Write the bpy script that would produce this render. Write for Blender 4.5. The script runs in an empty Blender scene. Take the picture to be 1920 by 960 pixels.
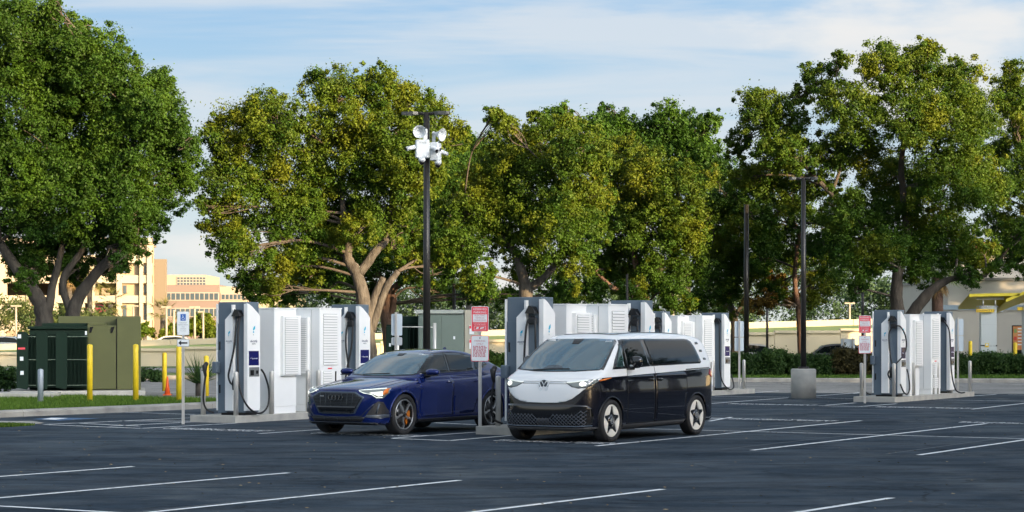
import bpy, bmesh, math, random
import numpy as np
from mathutils import Vector, Matrix
from mathutils.bvhtree import BVHTree
rnd = random.Random(7); nr = np.random.default_rng(11)
S = bpy.context.scene; C = S.collection
R = math.radians
# ------------------------------------------------------------ camera
FPX, Y0, CH = 4000.0, 630.0, 1.85
cam = bpy.data.objects.new('camera', bpy.data.cameras.new('camera')); C.objects.link(cam)
cam.location = (0, 0, CH); cam.rotation_euler = (R(90), 0, 0)
cam.data.sensor_width = 36; cam.data.lens = 36*FPX/1920; cam.data.shift_y = (Y0-480)/1920
cam.data.clip_end = 4000; S.camera = cam
S.view_settings.view_transform = 'Standard'; S.view_settings.look = 'None'
S.view_settings.exposure = EXPO if 'EXPO' in globals() else 2.6
# ------------------------------------------------------------ sky and sun
SUN_EL, SUN_AZ = 9.5, 135.0
W = bpy.data.worlds.new('World'); S.world = W; W.use_nodes = True
wt = W.node_tree; wt.nodes.clear()
def wn(t, **k):
    n = wt.nodes.new(t)
    for a, b in k.items(): setattr(n, a, b)
    return n
wo = wn('ShaderNodeOutputWorld'); bg = wn('ShaderNodeBackground'); bg.inputs[1].default_value = 0.15
sky = wn('ShaderNodeTexSky', sky_type='NISHITA'); sky.sun_disc = False
sky.sun_elevation = R(SUN_EL); sky.sun_rotation = R(SUN_AZ); sky.altitude = 10
sky.air_density = 0.85; sky.dust_density = 7.0; sky.ozone_density = 3.5
tc = wn('ShaderNodeTexCoord')
def cloud(scale, sx, sz, lo, hi, off, detail=6, dist=0.0):
    mp = wn('ShaderNodeMapping'); mp.inputs['Scale'].default_value = (sx, sx, sz); mp.inputs['Location'].default_value = off
    mp.inputs['Rotation'].default_value = (0, R(4), 0)
    nz = wn('ShaderNodeTexNoise'); nz.inputs['Scale'].default_value = scale; nz.inputs['Detail'].default_value = detail
    nz.inputs['Roughness'].default_value = 0.55; nz.inputs['Distortion'].default_value = dist
    rp = wn('ShaderNodeMapRange', interpolation_type='SMOOTHSTEP'); rp.inputs['From Min'].default_value = lo; rp.inputs['From Max'].default_value = hi
    wt.links.new(tc.outputs['Generated'], mp.inputs[0]); wt.links.new(mp.outputs[0], nz.inputs[0]); wt.links.new(nz.outputs[0], rp.inputs[0])
    return rp.outputs[0]
def wmix(fac, a, b, mode='MIX'):
    m = wn('ShaderNodeMix', data_type='RGBA', blend_type=mode)
    for s, v in ((0, fac), (6, a), (7, b)):
        if isinstance(v, (int, float)): m.inputs[s].default_value = v
        elif isinstance(v, tuple): m.inputs[s].default_value = (*v, 1)
        else: wt.links.new(v, m.inputs[s])
    return m.outputs[2]
sx_ = wn('ShaderNodeSeparateXYZ'); wt.links.new(tc.outputs['Generated'], sx_.inputs[0])
def mul(a, v):
    m = wn('ShaderNodeMath', operation='MULTIPLY'); wt.links.new(a, m.inputs[0]); m.inputs[1].default_value = v; return m.outputs[0]
gr_ = wn('ShaderNodeValToRGB'); wt.links.new(sx_.outputs[2], gr_.inputs[0]); el_ = gr_.color_ramp.elements      # clear-air gradient away from the sun
el_[0].position = 0.0; el_[0].color = (0.84, 0.88, 0.82, 1); el_[1].position = 1.0; el_[1].color = (0.40, 0.47, 0.58, 1)
for p_, c_ in ((0.05, (0.72, 0.86, 0.90, 1)), (0.11, (0.50, 0.73, 0.92, 1)), (0.18, (0.33, 0.59, 0.92, 1))): e_ = el_.new(p_); e_.color = c_
veil = cloud(3.0, 1, 10, 0.40, 0.62, (5.4, 0, 0.15), 7, 0.5)
puff = cloud(3.4, 1, 3.0, 0.53, 0.63, (5.28, 0.1, 0.70), 9)
lum = wn('ShaderNodeRGBToBW'); wt.links.new(sky.outputs[0], lum.inputs[0]); lf_ = wn('ShaderNodeMapRange', interpolation_type='SMOOTHSTEP'); wt.links.new(lum.outputs[0], lf_.inputs[0])
lf_.inputs['From Min'].default_value = 1.3; lf_.inputs['From Max'].default_value = 2.8      # bright glow of the low sun takes over on its own side
sc = wmix(lf_.outputs[0], gr_.outputs[0], sky.outputs[0])
sc = wmix(mul(veil, 0.75), sc, (0.82, 0.87, 0.89), 'LIGHTEN')
sc = wmix(mul(puff, 0.8), sc, (1.0, 0.98, 0.95), 'LIGHTEN')
wt.links.new(sc, bg.inputs[0]); wt.links.new(bg.outputs[0], wo.inputs[0])
sl = bpy.data.lights.new('sun', 'SUN'); sl.energy = 2.8; sl.angle = R(0.6); sl.color = (1.0, 0.70, 0.38)
sun = bpy.data.objects.new('sun', sl); C.objects.link(sun)
sd = Vector((math.sin(R(SUN_AZ))*math.cos(R(SUN_EL)), math.cos(R(SUN_AZ))*math.cos(R(SUN_EL)), math.sin(R(SUN_EL))))
sun.rotation_euler = sd.to_track_quat('Z', 'Y').to_euler()
# ------------------------------------------------------------ helpers
def gp(px, py, z=0.0):
    Y = (CH-z)*FPX/(py-Y0); return Vector(((px-960)*Y/FPX, Y, z))
def at(px, py, Y): return Vector(((px-960)*Y/FPX, Y, CH-(py-Y0)*Y/FPX))
MATS = {}
def mat(name, col, rough=0.6, metal=0.0, var=0.0, vs=4.0, bump=0.0, bs=60.0, col2=None, coat=0.0, emit=0.0, spec=None, stretch=None, trans=0.0):
    if name in MATS: return MATS[name]
    m = bpy.data.materials.new(name); m.use_nodes = True; t = m.node_tree; p = t.nodes['Principled BSDF']
    p.inputs['Base Color'].default_value = (*col, 1); p.inputs['Roughness'].default_value = rough; p.inputs['Metallic'].default_value = metal
    if coat: p.inputs['Coat Weight'].default_value = coat; p.inputs['Coat Roughness'].default_value = 0.02
    if spec is not None: p.inputs['Specular IOR Level'].default_value = spec
    if emit: p.inputs['Emission Color'].default_value = (*col, 1); p.inputs['Emission Strength'].default_value = emit
    if trans: p.inputs['Transmission Weight'].default_value = trans
    if var or col2 or bump:
        tcn = t.nodes.new('ShaderNodeTexCoord'); src = tcn.outputs['Object']
        if stretch:
            mp = t.nodes.new('ShaderNodeMapping'); mp.inputs['Scale'].default_value = stretch; t.links.new(src, mp.inputs[0]); src = mp.outputs[0]
    if var or col2:
        nz = t.nodes.new('ShaderNodeTexNoise'); nz.inputs['Scale'].default_value = vs; nz.inputs['Detail'].default_value = 6; t.links.new(src, nz.inputs[0])
        rp = t.nodes.new('ShaderNodeValToRGB'); rp.color_ramp.elements[0].position = 0.32; rp.color_ramp.elements[1].position = 0.68
        if col2: a, b = col, col2
        else: a, b = tuple(c*(1-var) for c in col), tuple(min(1, c*(1+var)) for c in col)
        rp.color_ramp.elements[0].color = (*a, 1); rp.color_ramp.elements[1].color = (*b, 1)
        t.links.new(nz.outputs[0], rp.inputs[0]); t.links.new(rp.outputs[0], p.inputs['Base Color'])
    if bump:
        n2 = t.nodes.new('ShaderNodeTexNoise'); n2.inputs['Scale'].default_value = bs; n2.inputs['Detail'].default_value = 4; t.links.new(src, n2.inputs[0])
        b = t.nodes.new('ShaderNodeBump'); b.inputs['Strength'].default_value = bump; b.inputs['Distance'].default_value = 0.06 if 'bark' in name else 0.02
        t.links.new(n2.outputs[0], b.inputs['Height']); t.links.new(b.outputs[0], p.inputs['Normal'])
    MATS[name] = m; return m
def tag(o, label=None, cat=None, group=None, kind=None):
    if label: o['label'] = label
    if cat: o['category'] = cat
    if group: o['group'] = group
    if kind: o['kind'] = kind
    return o
def empty(name, loc, rz=0.0, label=None, cat=None, group=None):
    o = bpy.data.objects.new(name, None); C.objects.link(o); o.location = loc; o.rotation_euler = (0, 0, rz); o.empty_display_size = 0.2
    return tag(o, label, cat, group)
def copy_tree(o, parent=None):
    c = o.copy(); C.objects.link(c)
    if parent is not None: c.parent = parent
    for ch in list(o.children): copy_tree(ch, c)
    return c
class MB:
    """collects shapes in one bmesh"""
    def __init__(s): s.b = bmesh.new()
    def box(s, x0, x1, y0, y1, z0, z1, bev=0.0, M=None, mi=0):
        r = bmesh.ops.create_cube(s.b, size=1.0); vs = r['verts']
        for v in vs: v.co = Vector(((x0+x1)/2+v.co.x*(x1-x0), (y0+y1)/2+v.co.y*(y1-y0), (z0+z1)/2+v.co.z*(z1-z0)))
        fs = set(f for v in vs for f in v.link_faces)
        if bev:
            es = list(set(e for v in vs for e in v.link_edges))
            r = bmesh.ops.bevel(s.b, geom=es, offset=bev, segments=2, affect='EDGES', profile=0.5)
            vs = list(set(vs) | set(r['verts'])); vs = [v for v in vs if v.is_valid]; fs = set(f for v in vs for f in v.link_faces)
        if M is not None: bmesh.ops.transform(s.b, matrix=M, verts=vs)
        for f in fs: f.material_index = mi
        return s
    def tube(s, pts, rad, n=10, cap=True, mi=0, smooth=True):
        pts = [Vector(p) for p in pts]; rad = rad if isinstance(rad, (list, tuple)) else [rad]*len(pts)
        rings = []; up = Vector((0.13, 0.21, 0.97)).normalized(); pr = None
        for i, p in enumerate(pts):
            d = (pts[min(i+1, len(pts)-1)]-pts[max(i-1, 0)]).normalized()
            if pr is None:
                a = d.cross(up if abs(d.dot(up)) < 0.9 else Vector((1, 0, 0))).normalized()
            else: a = (pr-d*pr.dot(d)).normalized()
            pr = a; b_ = d.cross(a)
            rings.append([s.b.verts.new(p+(a*math.cos(2*math.pi*k/n)+b_*math.sin(2*math.pi*k/n))*rad[i]) for k in range(n)])
        for i in range(len(rings)-1):
            for k in range(n):
                f = s.b.faces.new((rings[i][k], rings[i][(k+1) % n], rings[i+1][(k+1) % n], rings[i+1][k])); f.smooth = smooth; f.material_index = mi
        if cap:
            f = s.b.faces.new(rings[0][::-1]); f.material_index = mi; f = s.b.faces.new(rings[-1]); f.material_index = mi
        return s
    def cyl(s, c, r, h, n=20, r2=None, mi=0, axis='Z'):
        c = Vector(c); d = {'X': Vector((1, 0, 0)), 'Y': Vector((0, 1, 0)), 'Z': Vector((0, 0, 1))}[axis]
        return s.tube([c, c+d*h], [r, r if r2 is None else r2], n, mi=mi)
    def lathe(s, prof, n=32, M=None, closed=False, mi=0):
        """profile of (r, z) about Z"""
        rings = []
        for r, z in prof: rings.append([s.b.verts.new((r*math.cos(2*math.pi*k/n), r*math.sin(2*math.pi*k/n), z)) for k in range(n)])
        rr = list(zip(rings, rings[1:])) + ([(rings[-1], rings[0])] if closed else [])
        for a, b_ in rr:
            for k in range(n):
                f = s.b.faces.new((a[k], a[(k+1) % n], b_[(k+1) % n], b_[k])); f.smooth = True; f.material_index = mi
        if not closed:
            for rg, fl in ((rings[0], 1), (rings[-1], 0)):
                if prof[0 if fl else -1][0] > 1e-4:
                    f = s.b.faces.new(rg[::-1] if fl else rg); f.material_index = mi
        if M is not None: bmesh.ops.transform(s.b, matrix=M, verts=[v for rg in rings for v in rg])
        return s
    def prism(s, poly, d0, d1, axis='Z', M=None, mi=0):
        """polygon (u,v) extruded along axis from d0 to d1"""
        def P(u, v, d): return {'Z': (u, v, d), 'Y': (u, d, v), 'X': (d, u, v)}[axis]
        a = [s.b.verts.new(P(u, v, d0)) for u, v in poly]; b_ = [s.b.verts.new(P(u, v, d1)) for u, v in poly]; n = len(poly)
        fs = [s.b.faces.new(a), s.b.faces.new(b_[::-1])] + [s.b.faces.new((a[k], b_[k], b_[(k+1) % n], a[(k+1) % n])) for k in range(n)]
        for f in fs: f.material_index = mi
        if M is not None: bmesh.ops.transform(s.b, matrix=M, verts=a+b_)
        return s
    def face(s, pts, mi=0):
        f = s.b.faces.new([s.b.verts.new(p) for p in pts]); f.material_index = mi; return s
    def build(s, name, mats, parent=None, tri=False, recalc=True):
        if recalc: bmesh.ops.recalc_face_normals(s.b, faces=s.b.faces[:])
        me = bpy.data.meshes.new(name); s.b.to_mesh(me); s.b.free()
        for m in (mats if isinstance(mats, (list, tuple)) else [mats]): me.materials.append(m)
        o = bpy.data.objects.new(name, me); C.objects.link(o)
        if parent is not None: o.parent = parent
        return o
def npmesh(name, V, F, mats, parent=None, smooth=False, cols=None, mi=None):
    V = np.asarray(V, dtype=np.float32); F = np.asarray(F, dtype=np.int32); k = F.shape[1]
    me = bpy.data.meshes.new(name); me.vertices.add(len(V)); me.vertices.foreach_set('co', V.ravel())
    me.loops.add(F.size); me.loops.foreach_set('vertex_index', F.ravel())
    me.polygons.add(len(F)); me.polygons.foreach_set('loop_start', np.arange(0, F.size, k, dtype=np.int32))
    me.polygons.foreach_set('loop_total', np.full(len(F), k, dtype=np.int32))
    me.update(calc_edges=True)
    if smooth: me.polygons.foreach_set('use_smooth', np.ones(len(F), dtype=bool))
    if mi is not None: me.polygons.foreach_set('material_index', np.asarray(mi, dtype=np.int32))
    if cols is not None:
        a = me.color_attributes.new('tint', 'FLOAT_COLOR', 'POINT'); a.data.foreach_set('color', np.asarray(cols, dtype=np.float32).ravel())
    for m in (mats if isinstance(mats, (list, tuple)) else [mats]): me.materials.append(m)
    o = bpy.data.objects.new(name, me); C.objects.link(o)
    if parent is not None: o.parent = parent
    return o
def text(body, size, m, parent, M, name='lettering', align='CENTER', ext=0.0015):
    cu = bpy.data.curves.new(name, 'FONT'); cu.body = body; cu.size = size; cu.align_x = align; cu.align_y = 'CENTER'; cu.extrude = ext; cu.resolution_u = 2
    t = bpy.data.objects.new('tmp', cu); C.objects.link(t); dg = bpy.context.evaluated_depsgraph_get()
    me = bpy.data.meshes.new_from_object(t.evaluated_get(dg)); bpy.data.objects.remove(t); bpy.data.curves.remove(cu)
    me.transform(M); me.materials.clear(); me.materials.append(m); me.name = name
    o = bpy.data.objects.new(name, me); C.objects.link(o); o.parent = parent; return o
def frame(ox, oy, oz, ax, up=(0, 0, 1)):
    """matrix: local X -> ax, local Y -> up, local Z -> ax x up; origin given"""
    a = Vector(ax).normalized(); u = Vector(up).normalized(); w = a.cross(u)
    return Matrix(((a.x, u.x, w.x, ox), (a.y, u.y, w.y, oy), (a.z, u.z, w.z, oz), (0, 0, 0, 1)))
def rrect(x0, x1, y0, y1, r, n=4):
    P = []
    for cx, cy, a0 in ((x1-r, y1-r, 0), (x0+r, y1-r, 90), (x0+r, y0+r, 180), (x1-r, y0+r, 270)):
        for k in range(n+1): a = R(a0+90*k/n); P.append((cx+r*math.cos(a), cy+r*math.sin(a)))
    return P
# ------------------------------------------------------------ shared materials
white = mat('white_powder_coat', (0.90, 0.90, 0.88), 0.38, var=0.03, vs=1.5, bump=0.02, bs=200)
slate = mat('slate_grey_panel', (0.12, 0.16, 0.20), 0.4, var=0.06, vs=2)
galv = mat('brushed_steel', (0.62, 0.60, 0.56), 0.42, metal=0.45, var=0.12, vs=5, stretch=(1, 1, 0.2))
black = mat('black_rubber', (0.012, 0.012, 0.013), 0.5)
dark = mat('dark_bronze_paint', (0.028, 0.026, 0.024), 0.35, metal=0.3)
conc = mat('concrete', (0.48, 0.46, 0.41), 0.85, col2=(0.35, 0.34, 0.31), vs=3, bump=0.25, bs=40)
conc2 = mat('old_kerb_concrete', (0.40, 0.38, 0.34), 0.9, col2=(0.25, 0.24, 0.215), vs=2.2, bump=0.3, bs=30)
yellow = mat('safety_yellow', (0.78, 0.55, 0.02), 0.5, var=0.1, vs=5)
signwhite = mat('sign_white', (0.74, 0.78, 0.80), 0.35)
signred = mat('sign_red', (0.80, 0.075, 0.10), 0.4)
signblue = mat('sign_blue', (0.015, 0.12, 0.45), 0.4)
signgrey = mat('sign_aluminium_back', (0.50, 0.53, 0.55), 0.4, metal=0.3)
inkgrey = mat('grey_ink', (0.22, 0.24, 0.26), 0.6)
inkred = mat('faded_red_ink', (0.55, 0.25, 0.28), 0.6)
inkblack = mat('black_ink', (0.01, 0.01, 0.012), 0.5)
def leafmat(name, sc=1.0):
    m = bpy.data.materials.new(name); m.use_nodes = True; t = m.node_tree; p = t.nodes['Principled BSDF']
    a = t.nodes.new('ShaderNodeAttribute'); a.attribute_name = 'tint'
    p.inputs['Roughness'].default_value = 0.62; p.inputs['Specular IOR Level'].default_value = 0.2
    t.links.new(a.outputs['Color'], p.inputs['Base Color'])
    tr = t.nodes.new('ShaderNodeBsdfTranslucent'); mx = t.nodes.new('ShaderNodeMixShader'); mx.inputs[0].default_value = 0.28
    hs = t.nodes.new('ShaderNodeHueSaturation'); hs.inputs['Value'].default_value = 1.3; hs.inputs['Saturation'].default_value = 1.1
    t.links.new(a.outputs['Color'], hs.inputs['Color']); t.links.new(hs.outputs[0], tr.inputs[0])
    t.links.new(p.outputs[0], mx.inputs[1]); t.links.new(tr.outputs[0], mx.inputs[2])
    t.links.new(mx.outputs[0], t.nodes['Material Output'].inputs[0]); return m
leafm = leafmat('leaf')
bark = mat('oak_bark', (0.030, 0.026, 0.021), 0.9, col2=(0.085, 0.076, 0.063), vs=6, bump=0.8, bs=14, stretch=(1, 1, 0.35))
barkd = mat('dark_brown_bark', (0.03, 0.024, 0.018), 0.9, col2=(0.07, 0.058, 0.045), vs=6, bump=0.8, bs=14, stretch=(1, 1, 0.35))  # dark brown bark tone
barkr = mat('red_brown_bark', (0.06, 0.032, 0.022), 0.9, col2=(0.11, 0.065, 0.045), vs=5, bump=0.8, bs=14, stretch=(1, 1, 0.4))
# ------------------------------------------------------------ ground
def sheet(name, pts, z, m, kind='structure', z1=None):
    mb = MB(); mb.face([(p[0], p[1], z) for p in pts]); o = mb.build(name, m); return tag(o, kind=kind)
TH = R(30); U = Vector((math.sin(TH), math.cos(TH), 0)); V = Vector((U.y, -U.x, 0))
TL = R(31.3); UL = Vector((math.sin(TL), math.cos(TL), 0)); VL = Vector((UL.y, -UL.x, 0))
asph = bpy.data.materials.new('sealed_asphalt'); asph.use_nodes = True
def setup_asph(m, c0, c1, cw, rough0, rough1, wear):
    t = m.node_tree; p = t.nodes['Principled BSDF']; L = t.links
    tcn = t.nodes.new('ShaderNodeTexCoord')
    def noise(sc, det, st=None, rot=0, dist=0):
        src = tcn.outputs['Object']
        if st:
            mp = t.nodes.new('ShaderNodeMapping'); mp.inputs['Scale'].default_value = st; mp.inputs['Rotation'].default_value = (0, 0, rot); L.new(src, mp.inputs[0]); src = mp.outputs[0]
        n = t.nodes.new('ShaderNodeTexNoise'); n.inputs['Scale'].default_value = sc; n.inputs['Detail'].default_value = det; n.inputs['Distortion'].default_value = dist; L.new(src, n.inputs[0]); return n.outputs[0]
    def ramp(x, lo, hi, a=0.0, b=1.0):
        r = t.nodes.new('ShaderNodeMapRange'); r.interpolation_type = 'SMOOTHSTEP'
        for k, v in (('From Min', lo), ('From Max', hi), ('To Min', a), ('To Max', b)): r.inputs[k].default_value = v
        L.new(x, r.inputs[0]); return r.outputs[0]
    def mix(f, a, b):
        x = t.nodes.new('ShaderNodeMix'); x.data_type = 'RGBA'
        for s_, v in ((0, f), (6, a), (7, b)):
            if isinstance(v, tuple): x.inputs[s_].default_value = (*v, 1)
            else: L.new(v, x.inputs[s_])
        return x.outputs[2]
    base = mix(ramp(noise(0.22, 6, dist=0.6), 0.35, 0.65), c0, c1)
    # worn streaks left by tyres: along the stall direction and across it
    streak = ramp(noise(1.0, 8, (0.10, 0.55, 1), R(14), 0.4), 0.44, 0.66, 0, wear)
    brk = ramp(noise(5.5, 9, (0.35, 1, 1), R(10), 0.8), 0.42, 0.60); brk2 = ramp(noise(24, 5), 0.38, 0.62)
    def times(a, b_):
        m_ = t.nodes.new('ShaderNodeMath'); m_.operation = 'MULTIPLY'; L.new(a, m_.inputs[0]); L.new(b_, m_.inputs[1]); return m_.outputs[0]
    base = mix(times(streak, times(brk, brk2)), base, cw)
    mott = ramp(noise(1.6, 9, (0.45, 1, 1), R(8), 1.2), 0.44, 0.60, 0, 0.6); base = mix(mott, base, tuple(c*1.75 for c in c1))
    dk = ramp(noise(0.8, 9, (0.4, 1, 1), R(-6), 1.0), 0.50, 0.60, 0, 0.8); base = mix(dk, base, tuple(c*0.6 for c in c0)); gr = ramp(noise(7, 8), 0.40, 0.62, 0, 0.4); base = mix(gr, base, tuple(c*1.8 for c in c1))
    streak2 = ramp(noise(1.0, 8, (0.7, 0.12, 1), -TL, 0.3), 0.52, 0.72, 0, wear*0.8)
    base = mix(times(streak2, brk), base, cw)
    patch = ramp(noise(0.5, 7, (0.3, 1, 1), R(4), 1.0), 0.60, 0.70, 0, 0.6)
    base = mix(patch, base, tuple(c*0.55 for c in c0))
    crk = t.nodes.new('ShaderNodeTexVoronoi'); crk.feature = 'DISTANCE_TO_EDGE'; crk.inputs['Scale'].default_value = 0.16; mpc = t.nodes.new('ShaderNodeVectorMath'); mpc.operation = 'ADD'; nn = t.nodes.new('ShaderNodeTexNoise'); nn.inputs['Scale'].default_value = 1.2; nn.inputs['Detail'].default_value = 6; L.new(tcn.outputs['Object'], nn.inputs[0]); L.new(tcn.outputs['Object'], mpc.inputs[0]); L.new(nn.outputs['Color'], mpc.inputs[1]); L.new(mpc.outputs[0], crk.inputs['Vector'])
    base = mix(ramp(crk.outputs['Distance'], 0.0015, 0.006, 0.75, 0.0), base, tuple(c*0.3 for c in c0))
    oil = ramp(noise(0.9, 4, None, 0, 0.3), 0.66, 0.74, 0, 0.55); base = mix(oil, base, tuple(c*0.45 for c in c0))
    fine = ramp(noise(55, 3), 0.3, 0.75, 0, 0.35); base = mix(fine, base, tuple(c*1.7 for c in c1))
    spk = ramp(noise(9, 2), 0.80, 0.84, 0, 0.7); base = mix(spk, base, (0.25, 0.23, 0.19))
    L.new(base, p.inputs['Base Color'])
    L.new(ramp(noise(0.35, 5), 0.35, 0.65, rough0, rough1), p.inputs['Roughness'])
    L.new(ramp(noise(1.1, 8, (0.5, 1, 1), R(8), 0.8), 0.38, 0.64, 0.04, 0.17), p.inputs['Specular IOR Level'])
    b = t.nodes.new('ShaderNodeBump'); b.inputs['Strength'].default_value = 0.5; b.inputs['Distance'].default_value = 0.01
    L.new(noise(70, 3), b.inputs['Height']); L.new(b.outputs[0], p.inputs['Normal'])
setup_asph(asph, (0.0135, 0.0225, 0.034), (0.024, 0.036, 0.050), (0.115, 0.125, 0.125), 0.6, 0.8, 0.9)
asphd = bpy.data.materials.new('old_grey_asphalt'); asphd.use_nodes = True
setup_asph(asphd, (0.17, 0.17, 0.165), (0.21, 0.205, 0.195), (0.26, 0.25, 0.23), 0.8, 0.9, 0.5)
soil = mat('dry_turf_soil', (0.05, 0.075, 0.022), 0.95, col2=(0.085, 0.10, 0.035), vs=0.6)
turf = mat('turf', (0.045, 0.10, 0.016), 0.9, col2=(0.085, 0.15, 0.03), vs=2.5, bump=0.6, bs=25)
mulch = mat('dark_mulch', (0.055, 0.04, 0.03), 0.95, col2=(0.10, 0.075, 0.055), vs=8, bump=0.8, bs=12)
sheet('ground', [(-1500, -300), (1500, -300), (1500, 2500), (-1500, 2500)], -0.06, soil)
EDGE = lambda x: 69.5-(x-8)*0.16            # far edge of the fresh asphalt on the right
lot = [(-90, -80), (90, -80), (90, EDGE(90)-3), (30, EDGE(30)), (8, EDGE(8)), (0, 72), (-7.2, 55.2), (-11.9, 48.0), (-24, 44), (-90, 44)]
sheet('car_park', lot, 0.0, asph)
sheet('service_drive', [(-90, 60), (-7.3, 55.15), (0, 72), (8, EDGE(8)), (30, EDGE(30)), (90, EDGE(90)-3), (90, 92), (-90, 92)], -0.006, asphd)
sheet('road', [(-300, 101), (300, 101), (300, 125), (-300, 125)], -0.02, asphd)
def grass_blades(name, poly, z, n, h, cols, parent=None, seed=1, w=0.018):
    """upright blades scattered over a polygon"""
    g = np.random.default_rng(seed); P = np.array([(p[0], p[1]) for p in poly]); lo, hi = P.min(0), P.max(0); out = []
    while sum(len(o) for o in out) < n:
        q = g.uniform(lo, hi, (n*2, 2)); ins = np.zeros(len(q), bool); j = len(P)-1
        for i in range(len(P)):
            c = ((P[i, 1] > q[:, 1]) != (P[j, 1] > q[:, 1])) & (q[:, 0] < (P[j, 0]-P[i, 0])*(q[:, 1]-P[i, 1])/(P[j, 1]-P[i, 1]+1e-12)+P[i, 0]); ins ^= c; j = i
        out.append(q[ins])
    q = np.concatenate(out)[:n]; a = g.uniform(0, 2*np.pi, n); hh = h*g.uniform(0.5, 1.25, n); ww = w*g.uniform(0.7, 1.6, n)
    dx, dy = np.cos(a)*ww, np.sin(a)*ww; lx, ly = g.normal(0, 0.35, n)*hh, g.normal(0, 0.35, n)*hh
    Vv = np.zeros((n, 3, 3)); Vv[:, 0] = np.c_[q[:, 0]-dx, q[:, 1]-dy, np.full(n, z)]; Vv[:, 1] = np.c_[q[:, 0]+dx, q[:, 1]+dy, np.full(n, z)]; Vv[:, 2] = np.c_[q[:, 0]+lx, q[:, 1]+ly, z+hh]
    t = g.uniform(0, 1, (n, 1)); c = np.array(cols[0])*(1-t)+np.array(cols[1])*t; c = np.c_[c, np.ones(n)]
    return npmesh(name, Vv.reshape(-1, 3), np.arange(3*n).reshape(-1, 3), leafm, parent, cols=np.repeat(c, 3, 0))
def kerb(name, pts, h=0.13, w=0.32, m=conc2, seg=3.0):
    """kerb following a polyline, built of separate cast lengths; outer face on the polyline, body to its left"""
    root = MB(); P = [Vector((p[0], p[1], 0)) for p in pts]; dense = []
    for a, b_ in zip(P, P[1:]):
        n = max(1, round((b_-a).length/seg))
        for k in range(n): dense.append((a.lerp(b_, k/n), a.lerp(b_, (k+1)/n)))
    for i, (a, b_) in enumerate(dense):
        d = (b_-a).normalized(); nrm = Vector((-d.y, d.x, 0)); e = d*0.008
        na = nrm; pr = [(0, -0.06), (0.0, h*0.75), (0.05, h), (w, h), (w, -0.06)]
        A = [a+e+nrm*u+Vector((0, 0, z)) for u, z in pr]; B = [b_-e+nrm*u+Vector((0, 0, z)) for u, z in pr]
        va = [root.b.verts.new(p) for p in A]; vb = [root.b.verts.new(p) for p in B]; n = len(pr)
        root.b.faces.new(va[::-1]); root.b.faces.new(vb)
        for k in range(n): root.b.faces.new((va[k], va[(k+1) % n], vb[(k+1) % n], vb[k]))
    return tag(root.build(name, m), kind='structure')
# grassed island on the left, with the transformers
KL = [(-30, 40.5), (-16, 44.2), (-12.6, 46.6), (-11.2, 48.9), (-9.3, 51.8), (-7.65, 54.5), (-6.9, 56.2)]
kerb('kerb_left', KL, 0.15, 0.45)
ISL = [(p[0], p[1]) for p in KL]+[(-7.6, 58.2), (-11, 61.0), (-16, 64), (-40, 72), (-60, 60), (-60, 35)]
isl_in = [(x-0.25, y+0.25) for x, y in ISL[:7]]+ISL[7:]
sheet('lawn', isl_in, 0.12, turf)
ISLF = [(-13.2, 47.0), (-11.6, 49.2), (-9.7, 52.1), (-8.0, 54.9), (-7.3, 57), (-8.2, 58.6), (-11, 60.6), (-16, 63.5), (-22, 64), (-22, 46)]
tag(grass_blades('lawn_grass', ISLF, 0.11, 65000, 0.09, ((0.045, 0.10, 0.012), (0.13, 0.21, 0.03)), seed=3, w=0.010), kind='stuff')
# small painted-over island at the far left edge
sheet('gutter_apron', [gp(-60, 790), gp(60, 789.5), gp(84, 793.5), gp(50, 797), gp(-60, 796)], 0.006, conc2)
tag(grass_blades('verge_grass', [gp(-60, 796), gp(20, 796), gp(66, 797.5), gp(10, 801), gp(-60, 802)], 0.0, 5000, 0.05, ((0.05, 0.10, 0.012), (0.11, 0.17, 0.03)), seed=5), kind='stuff')
# far verge: kerb, grass strip and mulch bed along the drive
KR = [(-90, 96), (-24, 93), (-10, 90.5), (6, 86.5), (16, 85.0), (28, 84.0), (70, 84)]
kerb('kerb_far', KR[::1], 0.16, 0.3)
VG = [(x, y+0.25) for x, y in KR]+[(70, 100.5), (-90, 100.5)]
sheet('verge', VG, 0.13, turf)
tag(grass_blades('verge_turf', [(-2, 89), (6, 86.9), (16, 85.4), (28, 84.4), (32, 84.4), (32, 90), (-2, 93)], 0.12, 30000, 0.12, ((0.04, 0.09, 0.012), (0.11, 0.20, 0.03)), seed=6, w=0.02), kind='stuff')
sheet('mulch_bed', [(7.5, 88.6), (17, 87.6), (26, 87.2), (34, 87.2), (34, 93), (7.5, 94)], 0.15, mulch)
sheet('verge_pavement', [(17.5, 92.4), (40, 91.4), (40, 92.6), (17.5, 93.4)], 0.19, conc)
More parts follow.
